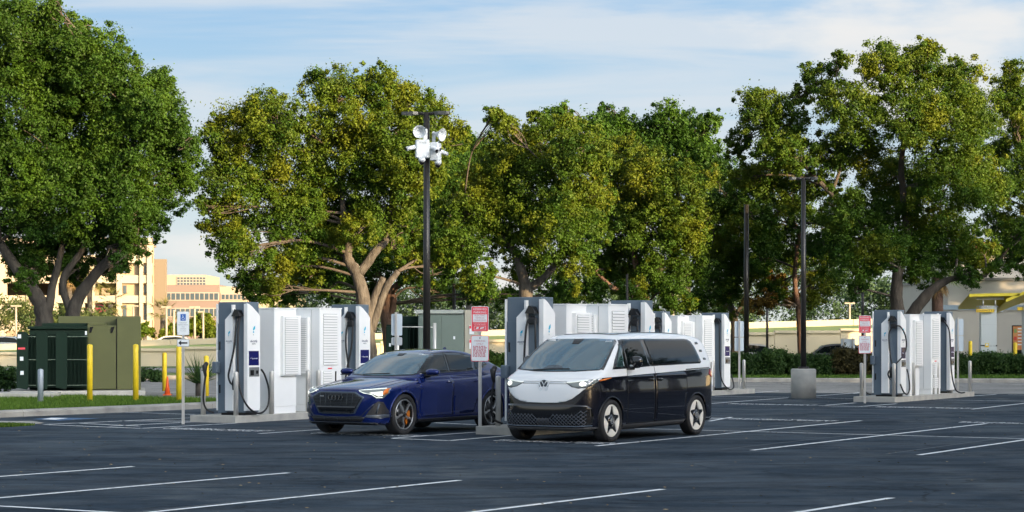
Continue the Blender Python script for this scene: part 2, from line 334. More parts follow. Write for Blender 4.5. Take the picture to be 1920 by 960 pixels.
# highway embankment behind: retaining wall, grass slope, barrier
def strip(name, prof, m, kind='structure', xs=(-150, 150), n=30):
    """prof(x) -> list of (y, z); lofted along x"""
    X = np.linspace(xs[0], xs[1], n+1); k = len(prof(0)); Vv = []; F = []
    for x in X: Vv += [(x, y, z) for y, z in prof(x)]
    for i in range(n):
        for j in range(k-1): a = i*k+j; F.append((a, a+k, a+k+1, a+1))
    return tag(npmesh(name, Vv, F, m), kind=kind)
beige = mat('beige_cast_wall', (0.50, 0.43, 0.30), 0.8, var=0.06, vs=0.5, bump=0.1, bs=8)
cream = mat('cream_barrier', (0.42, 0.36, 0.25), 0.8, var=0.05, vs=0.6)
zt = lambda x: max(0.2, 1.63+0.0274*x); zb = lambda x: max(0.35, 1.90+0.0292*x)       # top of the retaining wall
wall = MB()
for i in range(-22, 30):
    x0, x1 = i*4.0+0.012, i*4.0+3.988; z0, z1 = zt(x0), zt(x1)
    a = [(x0, 130), (x1, 130), (x1, 130.5), (x0, 130.5)]
    vb = [wall.b.verts.new((x, y, -0.1)) for x, y in a]; vt = [wall.b.verts.new((x, y, z)) for (x, y), z in zip(a, (z0, z1, z1, z0))]
    wall.b.faces.new(vb[::-1]); wall.b.faces.new(vt)
    for k in range(4): wall.b.faces.new((vb[k], vb[(k+1) % 4], vt[(k+1) % 4], vt[k]))
    wall.box(x0, x1, 129.85, 130.6, z1-0.15, z1+0.012)
rw = wall.build('retaining_wall', beige); tag(rw, 'long beige panelled retaining wall of the raised road behind the trees', 'wall')
strip('embankment', lambda x: [(130.4, zt(x)-0.05), (150, zb(x)), (170, zb(x)+0.1)], mat('sunny_turf', (0.09, 0.16, 0.025), 0.9, col2=(0.14, 0.21, 0.05), vs=1))
wall = MB()
for i in range(-28, 40):
    x0, x1 = i*4.0+0.012, i*4.0+3.988; z0, z1 = zb(x0), zb(x1)
    a = [(x0, 150), (x1, 150), (x1, 150.3), (x0, 150.3)]
    vb = [wall.b.verts.new((x, y, z)) for (x, y), z in zip(a, (z0-.3, z1-.3, z1-.3, z0-.3))]; vt = [wall.b.verts.new((x, y, z)) for (x, y), z in zip(a, (z0+.42, z1+.42, z1+.42, z0+.42))]
    wall.b.faces.new(vb[::-1]); wall.b.faces.new(vt)
    for k in range(4): wall.b.faces.new((vb[k], vb[(k+1) % 4], vt[(k+1) % 4], vt[k]))
rw = wall.build('road_barrier', cream); tag(rw, 'low cream concrete barrier along the top of the embankment', 'barrier')
strip('verge_strip', lambda x: [(125, -0.015), (129.9, 0.0)], turf)
# ------------------------------------------------------------ painted markings
paint = bpy.data.materials.new('road_paint'); paint.use_nodes = True
def setup_paint(m, col):
    t = m.node_tree; p = t.nodes['Principled BSDF']; tcn = t.nodes.new('ShaderNodeTexCoord'); n = t.nodes.new('ShaderNodeTexNoise'); n.inputs['Scale'].default_value = 7; n.inputs['Detail'].default_value = 8
    t.links.new(tcn.outputs['Object'], n.inputs[0]); r = t.nodes.new('ShaderNodeValToRGB'); e = r.color_ramp.elements
    e[0].position = 0.30; e[0].color = (*(c*0.35 for c in col), 1); e[1].position = 0.45; e[1].color = (*col, 1)
    t.links.new(n.outputs[0], r.inputs[0]); t.links.new(r.outputs[0], p.inputs['Base Color']); p.inputs['Roughness'].default_value = 0.7
setup_paint(paint, (0.88, 0.90, 0.90)); paintb = bpy.data.materials.new('blue_road_paint'); paintb.use_nodes = True; setup_paint(paintb, (0.05, 0.12, 0.24))
ghost = mat('worn_paint_ghost', (0.085, 0.10, 0.115), 0.8)
def line(a, b_, w=0.10, m=paint, z=0.005, name='parking_line'):
    a = Vector(a[:2]).to_3d(); b_ = Vector(b_[:2]).to_3d(); d = (b_-a).normalized(); n = Vector((-d.y, d.x, 0))*w/2
    o = MB().face([(a-n)+Vector((0, 0, z)), (b_-n)+Vector((0, 0, z)), (b_+n)+Vector((0, 0, z)), (a+n)+Vector((0, 0, z))]).build(name, m); return tag(o, kind='structure')
def ln(x0, y0, x1, y1, **k): return line(gp(x0, y0), gp(x1, y1), **k)
def ext(p, q, t): p, q = Vector(p), Vector(q); return q+(q-p).normalized()*t
for x0, y0, x1, y1, e in ((0, 894, 250, 875.2, 6), (0, 934, 541, 887, 5), (320, 957, 862, 901, 6), (960, 952, 1243, 917.8, 8), (1503, 960, 1672, 934, 8)):
    a, b_ = gp(x0, y0), gp(x1, y1); line(ext(b_, a, e), b_)
    off = -VL*0.18; line(ext(b_, a, e)+off, b_-UL*2+off, w=0.05, m=ghost, z=0.003, name='old_parking_line')
line(gp(0, 949.5)-VL*6, gp(190, 959.5)+VL*9, z=0.0035)
for x0, y0, x1, y1 in ((1118, 836.5, 1615, 789), (1410, 844.6, 1850, 794.5), (1723, 853.5, 1920, 825.3)):
    a, b_ = gp(x0, y0), gp(x1, y1)
    if x1 == 1920: b_ = a+(b_-a).normalized()*12.2
    line(a, b_); off = -VL*0.55; line(a+off, b_-UL+off, w=0.05, m=ghost, z=0.003, name='old_parking_line')
line(gp(1190, 803.6), ext(gp(1190, 803.6), gp(1920, 822.8), 5), w=0.085, z=0.0035)
for q in ((1120, 797, 1372, 784), (1325, 757.4, 1478, 746), (1340, 743.3, 1480, 745), (1524, 745.6, 1606, 748.2), (1525, 743, 1612, 736.3), (1548, 760, 1605, 755.5),
          (1535, 761, 1612, 762.8), (1612, 762.6, 1682, 757.2), (1394, 738, 1460, 733), (1340, 733, 1460, 733.6), (1525, 734.5, 1582, 736), (1750, 750, 1925, 752.6),
          (1822, 767.5, 1925, 756), (1812, 743.5, 1868, 739.5), (1600, 738, 1614, 736.4), (1890, 740, 1925, 740.8), (1330, 790, 1372, 782.5), (1300, 783, 1360, 784.5)):
    ln(*q, w=0.09)
# bays by the first chargers
for q in ((82, 796.5, 265, 803.6), (265, 803.6, 443, 793.8), (90, 796, 360, 783.7), (205, 799.5, 360, 791.5), (150, 794.2, 262, 799.3), (225, 789.5, 360, 791.0), (262, 788.2, 362, 788.3),
          (235, 773.2, 366, 777.5), (486, 813.4, 610, 805), (735, 822, 950, 806.5), (735, 822.4, 842, 826.6), (842, 826.6, 958, 816.8), (815, 793, 905, 797)):
    ln(*q, w=0.09)
# worn blue wheelchair symbol at the left
sheet('painted_symbol_blue', [gp(60, 786), gp(100, 783), gp(188, 784.5), gp(110, 789)], 0.004, paintb)
sheet('painted_symbol_white', [gp(78, 786.5), gp(96, 784), gp(128, 784.6), gp(104, 787.5)], 0.007, paint)
# lettering at the heads of the bays (reads from the aisle)
def ground_text(body, px, py, size, ang=None, sx=1.0):
    p = gp(px, py); e = VL if ang is None else ang
    M = Matrix(((VL.x*sx, UL.x, 0, p.x), (VL.y*sx, UL.y, 0, p.y), (0, 0, 1, 0.006), (0, 0, 0, 1)))
    o = text(body, size, paint, None, M, 'painted_lettering', ext=0.0005); tag(o, kind='structure')
for px, py in ((405, 806), (690, 815), (1045, 829), (1465, 787.5), (1446, 758.6), (1728, 764.5), (1905, 794)):
    ground_text('ELECTRIC VEHICLE\nCHARGING ONLY', px, py, 0.30)
# ------------------------------------------------------------ far buildings
def wbox(mb, x0, x1, z0, z1, y0, y1, mi=0): mb.box(x0, x1, y0, y1, z0, z1, mi=mi)
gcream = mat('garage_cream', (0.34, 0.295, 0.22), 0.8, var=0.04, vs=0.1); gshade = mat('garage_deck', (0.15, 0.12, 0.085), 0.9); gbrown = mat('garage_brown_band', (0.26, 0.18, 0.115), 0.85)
glassb = mat('office_glass', (0.05, 0.07, 0.085), 0.08, spec=0.9); frameb = mat('window_frame_pale', (0.25, 0.21, 0.17), 0.6)
YG = 320.0; k = YG/FPX; gx = lambda px: (px-960)*k; gz = lambda py: CH-(py-Y0)*k
g = empty('parking_garage', (gx(140), YG, 0), 0, 'cream multi-level parking garage glowing in the sun behind the left oak', 'garage')
def ga(name, mb, m): o = mb.build(name, m, g); o.matrix_parent_inverse = g.matrix_world.inverted(); o.location = (-g.location.x, -g.location.y, 0); return o
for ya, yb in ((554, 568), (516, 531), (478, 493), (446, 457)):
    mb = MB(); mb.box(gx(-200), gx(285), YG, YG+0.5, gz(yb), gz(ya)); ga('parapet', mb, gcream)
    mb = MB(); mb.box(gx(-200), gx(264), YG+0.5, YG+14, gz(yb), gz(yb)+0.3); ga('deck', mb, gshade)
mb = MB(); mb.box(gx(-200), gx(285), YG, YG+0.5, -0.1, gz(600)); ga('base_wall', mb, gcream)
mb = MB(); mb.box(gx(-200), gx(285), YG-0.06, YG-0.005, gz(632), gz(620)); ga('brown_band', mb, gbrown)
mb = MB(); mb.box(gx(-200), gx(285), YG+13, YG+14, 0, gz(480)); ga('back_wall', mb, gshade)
for x0, x1 in ((-60, -50), (0, 12), (50, 58), (100, 108), (150, 158), (168, 177), (219, 228), (262, 268), (276, 285)):
    mb = MB(); mb.box(gx(x0), gx(x1), YG-0.25, YG+0.6, -0.1, gz(460 if x1 > 200 else 478)); ga('column', mb, gcream)
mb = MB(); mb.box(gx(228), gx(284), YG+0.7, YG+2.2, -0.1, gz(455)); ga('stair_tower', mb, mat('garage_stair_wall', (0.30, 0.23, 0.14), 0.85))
for r_, (ya, yb) in enumerate(((600, 572), (550, 535), (512, 497))):
    for x0, x1 in ((230, 236), (268, 275)):
        mb = MB(); mb.box(gx(x0), gx(x1), YG+0.55, YG+0.69, gz(ya), gz(yb)); ga('stair_window', mb, glassb)
for x0, x1 in ((160, 190), (185, 205)):
    mb = MB(); mb.box(gx(x0), gx(x1), YG+0.2, YG+0.45, gz(553), gz(540)); ga('mesh_panel', mb, gbrown)
# office building
YO = 420.0; ko = YO/FPX; ox = lambda px: (px-960)*ko; oz = lambda py: CH-(py-Y0)*ko
omauve = mat('office_mauve_wall', (0.15, 0.11, 0.095), 0.85, var=0.04, vs=0.1); ocream = mat('office_cream_wall', (0.27, 0.23, 0.165), 0.8)
g2 = empty('office_building', (ox(400), YO, 0), 0, 'low cream and mauve office block with ribbon windows beyond the road', 'office building')
def oa(name, mb, m, parent=None):
    o = mb.build(name, m, parent or g2)
    if parent is None: o.location = (-g2.location.x, -g2.location.y, 0)
    return o
mb = MB(); mb.box(ox(283), ox(411), YO, YO+20, -0.1, oz(534)); w1 = oa('left_wing_wall', mb, omauve)
mb = MB(); mb.box(ox(411), ox(552), YO+1.5, YO+24, -0.1, oz(537)); w2 = oa('right_wing_wall', mb, ocream)
mb = MB(); mb.box(ox(270), ox(375), YO+8, YO+28, oz(540), oz(513)); w3 = oa('penthouse_wall', mb, ocream)
def ribbon(xa, xb, ya, yb, Y, n, rows=1):
    zz = np.linspace(oz(yb), oz(ya), rows+1); xx = np.linspace(ox(xa), ox(xb), n+1)
    fr = MB(); fr.box(ox(xa)-0.1, ox(xb)+0.1, Y-0.12, Y-0.01, oz(yb)-0.1, oz(ya)+0.1); f = oa('window_frame', fr, frameb)
    for i in range(n):
        for j in range(rows):
            m_ = MB(); m_.box(xx[i]+0.1, xx[i+1]-0.1, Y-0.17, Y-0.125, zz[j]+0.1, zz[j+1]-0.1); oa('pane', m_, glassb, f)
ribbon(285, 410, 549, 563, YO, 14); ribbon(285, 410, 578, 594, YO, 14); ribbon(413, 458, 551, 562, YO+1.5, 6); ribbon(470, 490, 545, 566, YO+1.5, 4, 3); ribbon(493, 523, 553, 564, YO+1.5, 5)
ribbon(320, 375, 517, 533, YO+8, 9, 3); ribbon(413, 540, 580, 592, YO+1.5, 12)

slab = MB().box(-3.2, 2.0, -0.7, 0.9, -0.05, 0.16, bev=0.02).build('concrete_slab', conc); slab.location = (-14.85, 60.0, 0.1); slab.rotation_euler = (0, 0, R(3)); tag(slab, 'low concrete slab lying on the lawn at the far left edge', 'concrete slab')
g_l = random.Random(3)
litter = MB()
for q in range(420):
    y = g_l.uniform(19, 60); x = (g_l.uniform(-60, 1980)-960)*y/FPX; a = g_l.uniform(0, 3.1); l = g_l.uniform(.012, .035)
    litter.face([(x+math.cos(a)*l, y+math.sin(a)*l, .012), (x-math.sin(a)*l*.5, y+math.cos(a)*l*.5, .018), (x-math.cos(a)*l, y-math.sin(a)*l, .012), (x+math.sin(a)*l*.5, y-math.cos(a)*l*.5, .008)])
tag(litter.build('leaf_litter', mat('dry_leaf', (0.18, 0.12, 0.06), 0.9, col2=(0.32, 0.26, 0.16), vs=2)), kind='stuff')
# ------------------------------------------------------------ charging islands
# local frame of an island: X = across (towards the car side on the right), Y = along the row, origin at the near right kerb corner
def island_frame(o): return Matrix(((V.x, U.x, 0, o[0]), (V.y, U.y, 0, o[1]), (0, 0, 1, 0), (0, 0, 0, 1)))
RZ = -TH
screenm = mat('dark_blue_screen', (0.006, 0.008, 0.10), 0.25, spec=0.25); cyan = mat('cyan_logo', (0.02, 0.45, 0.65), 0.4); navy = mat('navy_text', (0.02, 0.04, 0.12), 0.5)
gloss = mat('black_gloss_plastic', (0.01, 0.01, 0.011), 0.15); lockm = mat('grey_reader_panel', (0.16, 0.165, 0.165), 0.5)
shadowgap = mat('louvre_gap', (0.42, 0.43, 0.42), 0.9)
louvm = mat('louvre_blade_white', (0.84, 0.83, 0.80), 0.45)
def add(parent, mb, name, m): return mb.build(name, m, parent)
def logo(parent, M, s=1.0):
    """leaf-and-plug symbol above the two-line name; M maps u right, v up"""
    def T(poly, m, nm):
        mb = MB(); mb.prism(poly, 0, 0.002, 'Z'); o = mb.build(nm, m, parent); o.data.transform(M); return o
    T([(0.05, 0.30), (0.05, 0.37), (-0.01, 0.335), (-0.04, 0.27), (-0.01, 0.25), (0.02, 0.27)], cyan, 'logo_leaf')
    T([(-0.035, 0.235), (0.0, 0.24), (0.015, 0.20), (-0.03, 0.195)], cyan, 'logo_leaf')
    T([(-0.03, 0.17), (0.005, 0.165), (-0.015, 0.13)], signgrey, 'logo_tip')
    text('electrify', 0.085, navy, parent, M @ Matrix.Translation((0, 0, 0.001)), 'brand_lettering')
    text('america', 0.045, inkgrey, parent, M @ Matrix.Translation((0, -0.062, 0.001)), 'brand_lettering')
def dispenser():
    """origin: island frame; occupies x -0.84..-0.04, y 0.30..1.0"""
    r = empty('charging_dispenser', (0, 0, 0)); z0 = 0.15; zt_ = 2.58
    core = MB(); core.box(-0.76, -0.035, 0.40, 0.88, z0+0.06, zt_, bev=0.012); b_ = add(r, core, 'cabinet', slate)
    add(r, MB().box(-0.72, -0.07, 0.45, 0.84, z0, z0+0.06), 'plinth', black)
    add(r, MB().box(-0.755, -0.52, 0.378, 0.398, z0+0.05, 2.12, bev=0.004), 'side_door', slate)
    add(r, MB().box(-0.72, -0.685, 0.368, 0.376, 1.55, 1.73, bev=0.003), 'door_handle', gloss)
    add(r, MB().box(-0.72, -0.685, 0.368, 0.376, 0.62, 0.80, bev=0.003), 'vent_cover', gloss)
    v = MB()
    for q in range(12): v.box(-0.54, -0.53, 0.371, 0.377, 0.3+q*0.085, 0.35+q*0.085)
    tag(add(r, v, 'hinge_slots', gloss), kind='stuff')
    # left wing: a folded white panel with its top falling away to the left
    w = MB(); w.prism([(-0.505, z0+0.10), (-0.30, z0+0.10), (-0.30, 2.52), (-0.335, 2.52), (-0.335, 2.36), (-0.505, 2.20)], 0.30, 0.33, 'Y')
    w.prism([(-0.505, z0+0.10), (-0.487, z0+0.10), (-0.487, 2.21), (-0.505, 2.20)], 0.331, 0.398, 'Y')
    w.prism([(-0.32, z0+0.10), (-0.30, z0+0.10), (-0.30, 2.52), (-0.32, 2.52)], 0.331, 0.398, 'Y'); add(r, w, 'left_wing_panel', white)
    # right front shell: faces the car bay, top slants down along the row
    sh = MB(); side = [(0.375, z0+0.10), (0.80, z0+0.10), (0.825, z0+0.16), (0.825, 2.27), (0.77, 2.33), (0.55, 2.48), (0.44, 2.535), (0.375, 2.545)]
    sh.prism(side, 0.0, 0.035, 'X'); sh.prism([(0.375, z0+0.10), (0.40, z0+0.10), (0.40, 2.54), (0.375, 2.54)], -0.06, -0.0005, 'X')
    sh.prism([(0.80, z0+0.12), (0.822, z0+0.12), (0.822, 2.26), (0.80, 2.27)], -0.12, -0.0005, 'X'); add(r, sh, 'front_shell', white)
    bs_ = MB(); bs_.prism(side, -0.80, -0.765, 'X'); add(r, bs_, 'rear_shell', white)
    M = frame(0.037, 0.60, 1.74, (0, 1, 0))
    logo(r, M @ Matrix.Scale(0.9, 4))
    logo(r, frame(-0.40, 0.297, 1.74, (1, 0, 0)) @ Matrix.Scale(0.6, 4))
    s = MB(); s.box(0.034, 0.041, 0.425, 0.775, 1.22, 1.53, bev=0.002); scr = add(r, s, 'screen', screenm)
    text('> Tap to start', 0.045, signwhite, scr, frame(0.043, 0.60, 1.37, (0, 1, 0)), 'screen_text')
    p = MB(); p.box(0.034, 0.043, 0.44, 0.785, 0.98, 1.18, bev=0.002); pn = add(r, p, 'payment_panel', lockm)
    add(pn, MB().box(0.0435, 0.06, 0.47, 0.58, 1.01, 1.12, bev=0.004), 'card_reader', gloss); add(pn, MB().box(0.0435, 0.055, 0.67, 0.74, 1.04, 1.11, bev=0.004), 'contactless_pad', gloss)
    # hose outlet hood in the channel, and plug holsters
    h = MB(); h.prism([(-0.295, 2.27), (-0.07, 2.27), (-0.13, 2.40), (-0.21, 2.42)], 0.24, 0.397, 'Y'); add(r, h, 'cable_hood', gloss)
    hs_ = MB(); hs_.box(-0.82, -0.69, 0.24, 0.376, 1.05, 1.30, bev=0.02); ho = add(r, hs_, 'plug_holster', slate)
    gun = MB().tube([(-0.88, 0.16, 1.27), (-0.90, 0.10, 1.20), (-0.90, 0.11, 1.08), (-0.89, 0.12, 0.98)], [0.045, 0.06, 0.04, 0.028], 10); add(ho, gun, 'plug', black)
    return r
CAB = {
 'hang': lambda: ([(-0.23, 0.27, 2.30), (-0.25, 0.20, 2.1), (-0.28, 0.16, 1.6), (-0.36, 0.13, 1.2), (-0.40, 0.12, 1.0), (-0.34, 0.11, 0.85), (-0.24, 0.11, 0.80)],
                  [(-0.20, 0.27, 2.30), (-0.19, 0.18, 1.9), (-0.15, 0.12, 1.3), (-0.10, 0.10, 0.8), (0.0, 0.16, 0.45), (0.04, 0.40, 0.24), (0.06, 0.68, 0.20), (0.07, 0.90, 0.36), (0.05, 0.95, 0.7), (0.02, 0.85, 1.0), (-0.01, 0.76, 1.13)]),
 'cross': lambda: ([(-0.24, 0.26, 2.24), (-0.30, 0.18, 2.0), (-0.29, 0.14, 1.6), (-0.22, 0.13, 1.2), (-0.17, 0.13, 0.8), (-0.12, 0.14, 0.4)],
                   [(-0.20, 0.26, 2.24), (-0.13, 0.18, 2.0), (-0.14, 0.14, 1.6), (-0.22, 0.10, 1.15), (-0.30, 0.12, 0.8), (-0.33, 0.14, 0.5)]),
 'arch': lambda: ([(-0.24, 0.24, 2.22), (-0.31, 0.17, 2.08), (-0.34, 0.14, 1.7), (-0.36, 0.14, 1.2), (-0.37, 0.15, 0.8), (-0.36, 0.15, 0.45)],
                  [(-0.20, 0.24, 2.22), (-0.14, 0.17, 2.1), (-0.11, 0.14, 1.7), (-0.10, 0.14, 1.2), (-0.06, 0.15, 0.7), (0.04, 0.4, 0.3), (0.06, 0.72, 0.3), (-0.01, 0.76, 0.9)]),
 'loop': lambda: ([(-0.22, 0.22, 2.10), (-0.31, 0.16, 1.95), (-0.30, 0.13, 1.6), (-0.24, 0.11, 1.2), (-0.18, 0.10, 0.95), (-0.25, 0.12, 0.68)],
                  [(-0.18, 0.22, 2.12), (-0.02, 0.22, 2.12), (0.06, 0.40, 1.9), (0.07, 0.5, 1.6), (0.04, 0.42, 1.35), (-0.10, 0.2, 1.1), (-0.26, 0.12, 0.92), (-0.33, 0.12, 0.78), (-0.26, 0.12, 0.62)],
                  [(0.0, 0.20, 0.5), (0.03, 0.40, 0.28), (0.05, 0.64, 0.22), (0.05, 0.82, 0.38), (0.02, 0.82, 0.72), (-0.01, 0.76, 0.92)]),
 'straight': lambda: ([(-0.20, 0.26, 2.28), (-0.15, 0.18, 2.15), (-0.13, 0.15, 1.8), (-0.12, 0.14, 1.2), (-0.11, 0.14, 0.8), (-0.04, 0.2, 0.4), (0.05, 0.5, 0.18), (0.08, 0.78, 0.26), (-0.01, 0.77, 0.65)],),
 'drop': lambda: ([(-0.20, 0.24, 2.28), (-0.10, 0.15, 2.22), (0.02, 0.12, 2.0), (0.05, 0.14, 1.5), (0.06, 0.2, 0.8), (0.12, 0.35, 0.3), (0.22, 0.5, 0.17), (0.30, 0.7, 0.17)],)}
def smooth_pts(P, n=6):
    P = [Vector(p) for p in P]; out = []
    for i in range(len(P)-1):
        a, b_, c, d = P[max(i-1, 0)], P[i], P[i+1], P[min(i+2, len(P)-1)]
        for k in range(n):
            t = k/n; out.append(0.5*((2*b_)+(c-a)*t+(2*a-5*b_+4*c-d)*t*t+(3*b_-a-3*c+d)*t**3))
    return out+[P[-1]]
def cables(disp, kind):
    for pts in CAB[kind]():
        pts = [(x+0.06, y+0.085, z) for x, y, z in pts] 
        MB().tube(smooth_pts(pts), 0.021, 8).build('charging_cable', black, disp)
    if kind in ('hang', 'loop', 'arch'):
        mb = MB().tube([(-0.175, 0.21, 0.98), (-0.175, 0.18, 0.86), (-0.18, 0.19, 0.70)], [0.03, 0.05, 0.035], 10); mb.build('plug', black, disp)
    if kind in ('loop', 'cross', 'arch'): MB().box(-0.23, -0.06, 0.25, 0.34, 2.06, 2.20, bev=0.03).build('cable_clamp', black, disp)
    MB().tube(smooth_pts([(-0.89, 0.12, 1.0), (-0.93, 0.12, 0.75), (-0.96, 0.14, 0.45), (-0.92, 0.2, 0.27), (-0.82, 0.32, 0.2)]), 0.021, 8).build('charging_cable', black, disp)
def louvre_bank(parent, M, w, h, n, blade=0.012):
    """n blades over a dark backing; M: X right, Y up, Z out"""
    bk = MB(); bk.box(0, w, 0, h, 0.001, 0.004); bk = bk.build('louvre_backing', shadowgap, parent); bk.data.transform(M)
    p = h/n; mb = MB(); mb.prism([(0.0, 0.0), (0.030, 0.0), (0.012, p*0.80), (0.0, p*0.80)], 0, w, 'X'); proto = mb.build('louvre_blade', louvm, parent)
    # prism on X gives (d, u, v): u -> local Y (out), v -> local Z (up); remap to M
    F_ = M @ Matrix(((1, 0, 0, 0), (0, 0, 1, 0), (0, 1, 0, 0.004), (0, 0, 0, 1))); proto.data.transform(F_)
    up = (M.to_3x3() @ Vector((0, 1, 0)))
    for q in range(1, n):
        c = proto.copy(); C.objects.link(c); c.parent = parent; c.location = up*p*q
def power_cabinet(y0, y1, xa, xb, zt_, name='power_cabinet'):
    r = empty(name, (0, 0, 0)); MB().box(xa, xb, y0, y1, 0.30, zt_, bev=0.008).build('housing', white, r)
    MB().box(xa+0.012, xb-0.008, y0+0.012, y1-0.012, 0.15, 0.30).build('base_plinth', white, r)
    MB().box(xa-0.01, xb+0.012, y0-0.012, y1+0.012, zt_+0.001, zt_+0.028, bev=0.004).build('lid', white, r); return r
def cabinet_a():
    r = power_cabinet(1.52, 2.34, -1.02, -0.10, 2.44)
    bx = MB().box(-0.098, -0.015, 1.74, 2.40, 0.98, 2.30, bev=0.004).build('louvre_box', white, r)
    louvre_bank(bx, frame(-0.0148, 1.79, 1.02, (0, 1, 0)), 0.50, 1.24, 26); return r
def cabinet_b():
    r = power_cabinet(3.12, 3.98, -1.00, -0.03, 2.46)
    bx = MB().box(-0.62, -0.30, 3.03, 3.118, 0.98, 2.28, bev=0.004).build('louvre_box', white, r)
    louvre_bank(bx, frame(-0.60, 3.0298, 1.02, (1, 0, 0)), 0.27, 1.22, 26)
    louvre_bank(r, frame(-0.0298, 3.25, 1.20, (0, 1, 0)), 0.56, 1.15, 19)
    louvre_bank(r, frame(-0.0298, 3.25, 0.72, (0, 1, 0)), 0.34, 0.34, 6)
    louvre_bank(r, frame(-0.0298, 3.25, 0.34, (0, 1, 0)), 0.56, 0.30, 5)
    MB().box(-0.0299, -0.026, 3.44, 3.60, 1.10, 1.13).build('warning_label', signred, r)
    MB().box(-0.0299, -0.015, 3.72, 3.76, 0.82, 1.05, bev=0.003).build('door_handle', gloss, r)
    MB().box(-0.256, -0.248, 3.112, 3.1195, 0.32, 2.44).build('seam', shadowgap, r); return r
def wheelstop_bollard():
    mb = MB().lathe([(0.052, 0.0), (0.052, 0.90), (0.047, 0.925), (0.03, 0.94), (0.0005, 0.945)], 20); o = mb.build('bollard', galv); return o
D0 = dispenser(); A0 = cabinet_a(); B0 = cabinet_b(); W0 = wheelstop_bollard(); first = {'D': True, 'A': True, 'B': True, 'W': True}
def inst(key, proto, M, label, cat, group):
    o = proto if first[key] else copy_tree(proto); first[key] = False
    o.location = M.to_translation(); o.rotation_euler = (0, 0, RZ); return tag(o, label, cat, group)
import_bay = []
def island(o, L, desc, kinds, boll, dsp=4.25, nm=''):
    M = island_frame(o)
    mb = MB(); h = 0.15
    for y0, y1 in ((0, L*0.52-0.006), (L*0.52+0.006, L)): mb.box(-1.22, 0, y0, y1, -0.03, h, bev=0.012)
    k_ = mb.build('charger_island_kerb', conc); k_.location = M.to_translation(); k_.rotation_euler = (0, 0, RZ)
    tag(k_, 'raised concrete island slab under '+desc['slab'], 'concrete island', 'concrete islands under the chargers')
    d1 = inst('D', D0C, M, desc['d1'], 'ev charger', 'white and grey charging dispensers'); 
    d2 = inst('D', D0C, M @ Matrix.Translation((0, dsp, 0)), desc['d2'], 'ev charger', 'white and grey charging dispensers')
    cables(d1, kinds[0]); cables(d2, kinds[1])
    inst('A', A0, M, desc['a'], 'power cabinet', 'white louvred power cabinets'); inst('B', B0, M @ Matrix.Translation((0, 0.02, 0)), desc['b'], 'power cabinet', 'white louvred power cabinets')
    for i, (x, y, lb) in enumerate(boll): inst('W', W0, M @ Matrix.Translation((x, y, 0.15)), lb, 'bollard', 'steel bollards round the chargers')
D0C = copy_tree(D0)     # pristine template copied for every island; the first call below places it
first['D'] = False
def rm(o):
    for ch in list(o.children): rm(ch)
    bpy.data.objects.remove(o)
BL = [(-0.07, 0.12), (-1.1, 0.12), (-0.07, 1.42), (-0.05, 2.95), (-0.05, 3.30)]
island((-5.87, 45.26), 7.1, {'slab': 'the left charger group beside the blue car', 'd1': 'near left charger with a cable looping low in front, beside the green lawn', 'd2': 'charger with crossed cables just behind the blue car windscreen', 'a': 'louvred white cabinet right after the near left charger', 'b': 'white cabinet with wide louvres and red label behind the blue car nose'},
       ('hang', 'cross'), [(-0.06, 0.10, 'steel bollard in front of the near left charger'), (-1.08, 0.28, 'steel bollard at the left edge of the left charger island'), (-0.07, 1.38, 'steel bollard between the left charger and the louvred cabinet'), (-0.05, 2.72, 'steel bollard just left of the blue car headlamp, nearer of two'), (-0.05, 3.12, 'steel bollard just above the blue car headlamp, farther of two')])
island((0.37, 39.55), 7.1, {'slab': 'the middle charger group behind the van', 'd1': 'tall grey and white charger standing between the blue car and the van', 'd2': 'charger rising above the middle of the van roof', 'a': 'louvred white cabinet above the van windscreen', 'b': 'white cabinet with wide louvres above the van front door'},
       ('arch', 'arch'), [(-1.05, 0.55, 'steel bollard between the rear wheel of the blue car and the van'), ])
island((4.31, 62.85), 7.1, {'slab': 'the far middle charger group right of the van', 'd1': 'partly hidden charger above the rear of the van roof', 'd2': 'charger with one straight cable right of the van tail', 'a': 'narrow louvred cabinet above the rear side window of the van', 'b': 'white louvred cabinet directly behind the van tail'},
       ('arch', 'straight'), [(-0.05, 3.95, 'steel bollard just right of the van tail lamp'), (-0.06, 6.35, 'steel bollard at the far end of the island behind the van')])
island((10.64, 59.3), 7.1, {'slab': 'the right charger group near the restaurant', 'd1': 'near right charger with a big hanging cable loop beside the red sign', 'd2': 'rightmost charger with cable drooping to the ground', 'a': 'louvred white cabinet in the middle of the right charger group', 'b': 'white cabinet with wide louvres at the far right group'},
       ('loop', 'drop'), [(-0.06, 0.10, 'steel bollard in front of the near right charger'), (-1.08, 0.28, 'steel bollard hidden behind the post of the right red sign'), (-0.07, 1.75, 'steel bollard right of the near right charger'), (-0.05, 3.35, 'left one of two steel bollards standing close together on the right island'), (-0.05, 3.75, 'right one of two steel bollards standing close together on the right island'), (-0.05, 5.0, 'steel bollard in front of the rightmost charger'), (-0.08, 6.9, 'steel bollard at the far end of the right island')])
rm(D0C) if not D0C.get('label') else None
rm(D0)
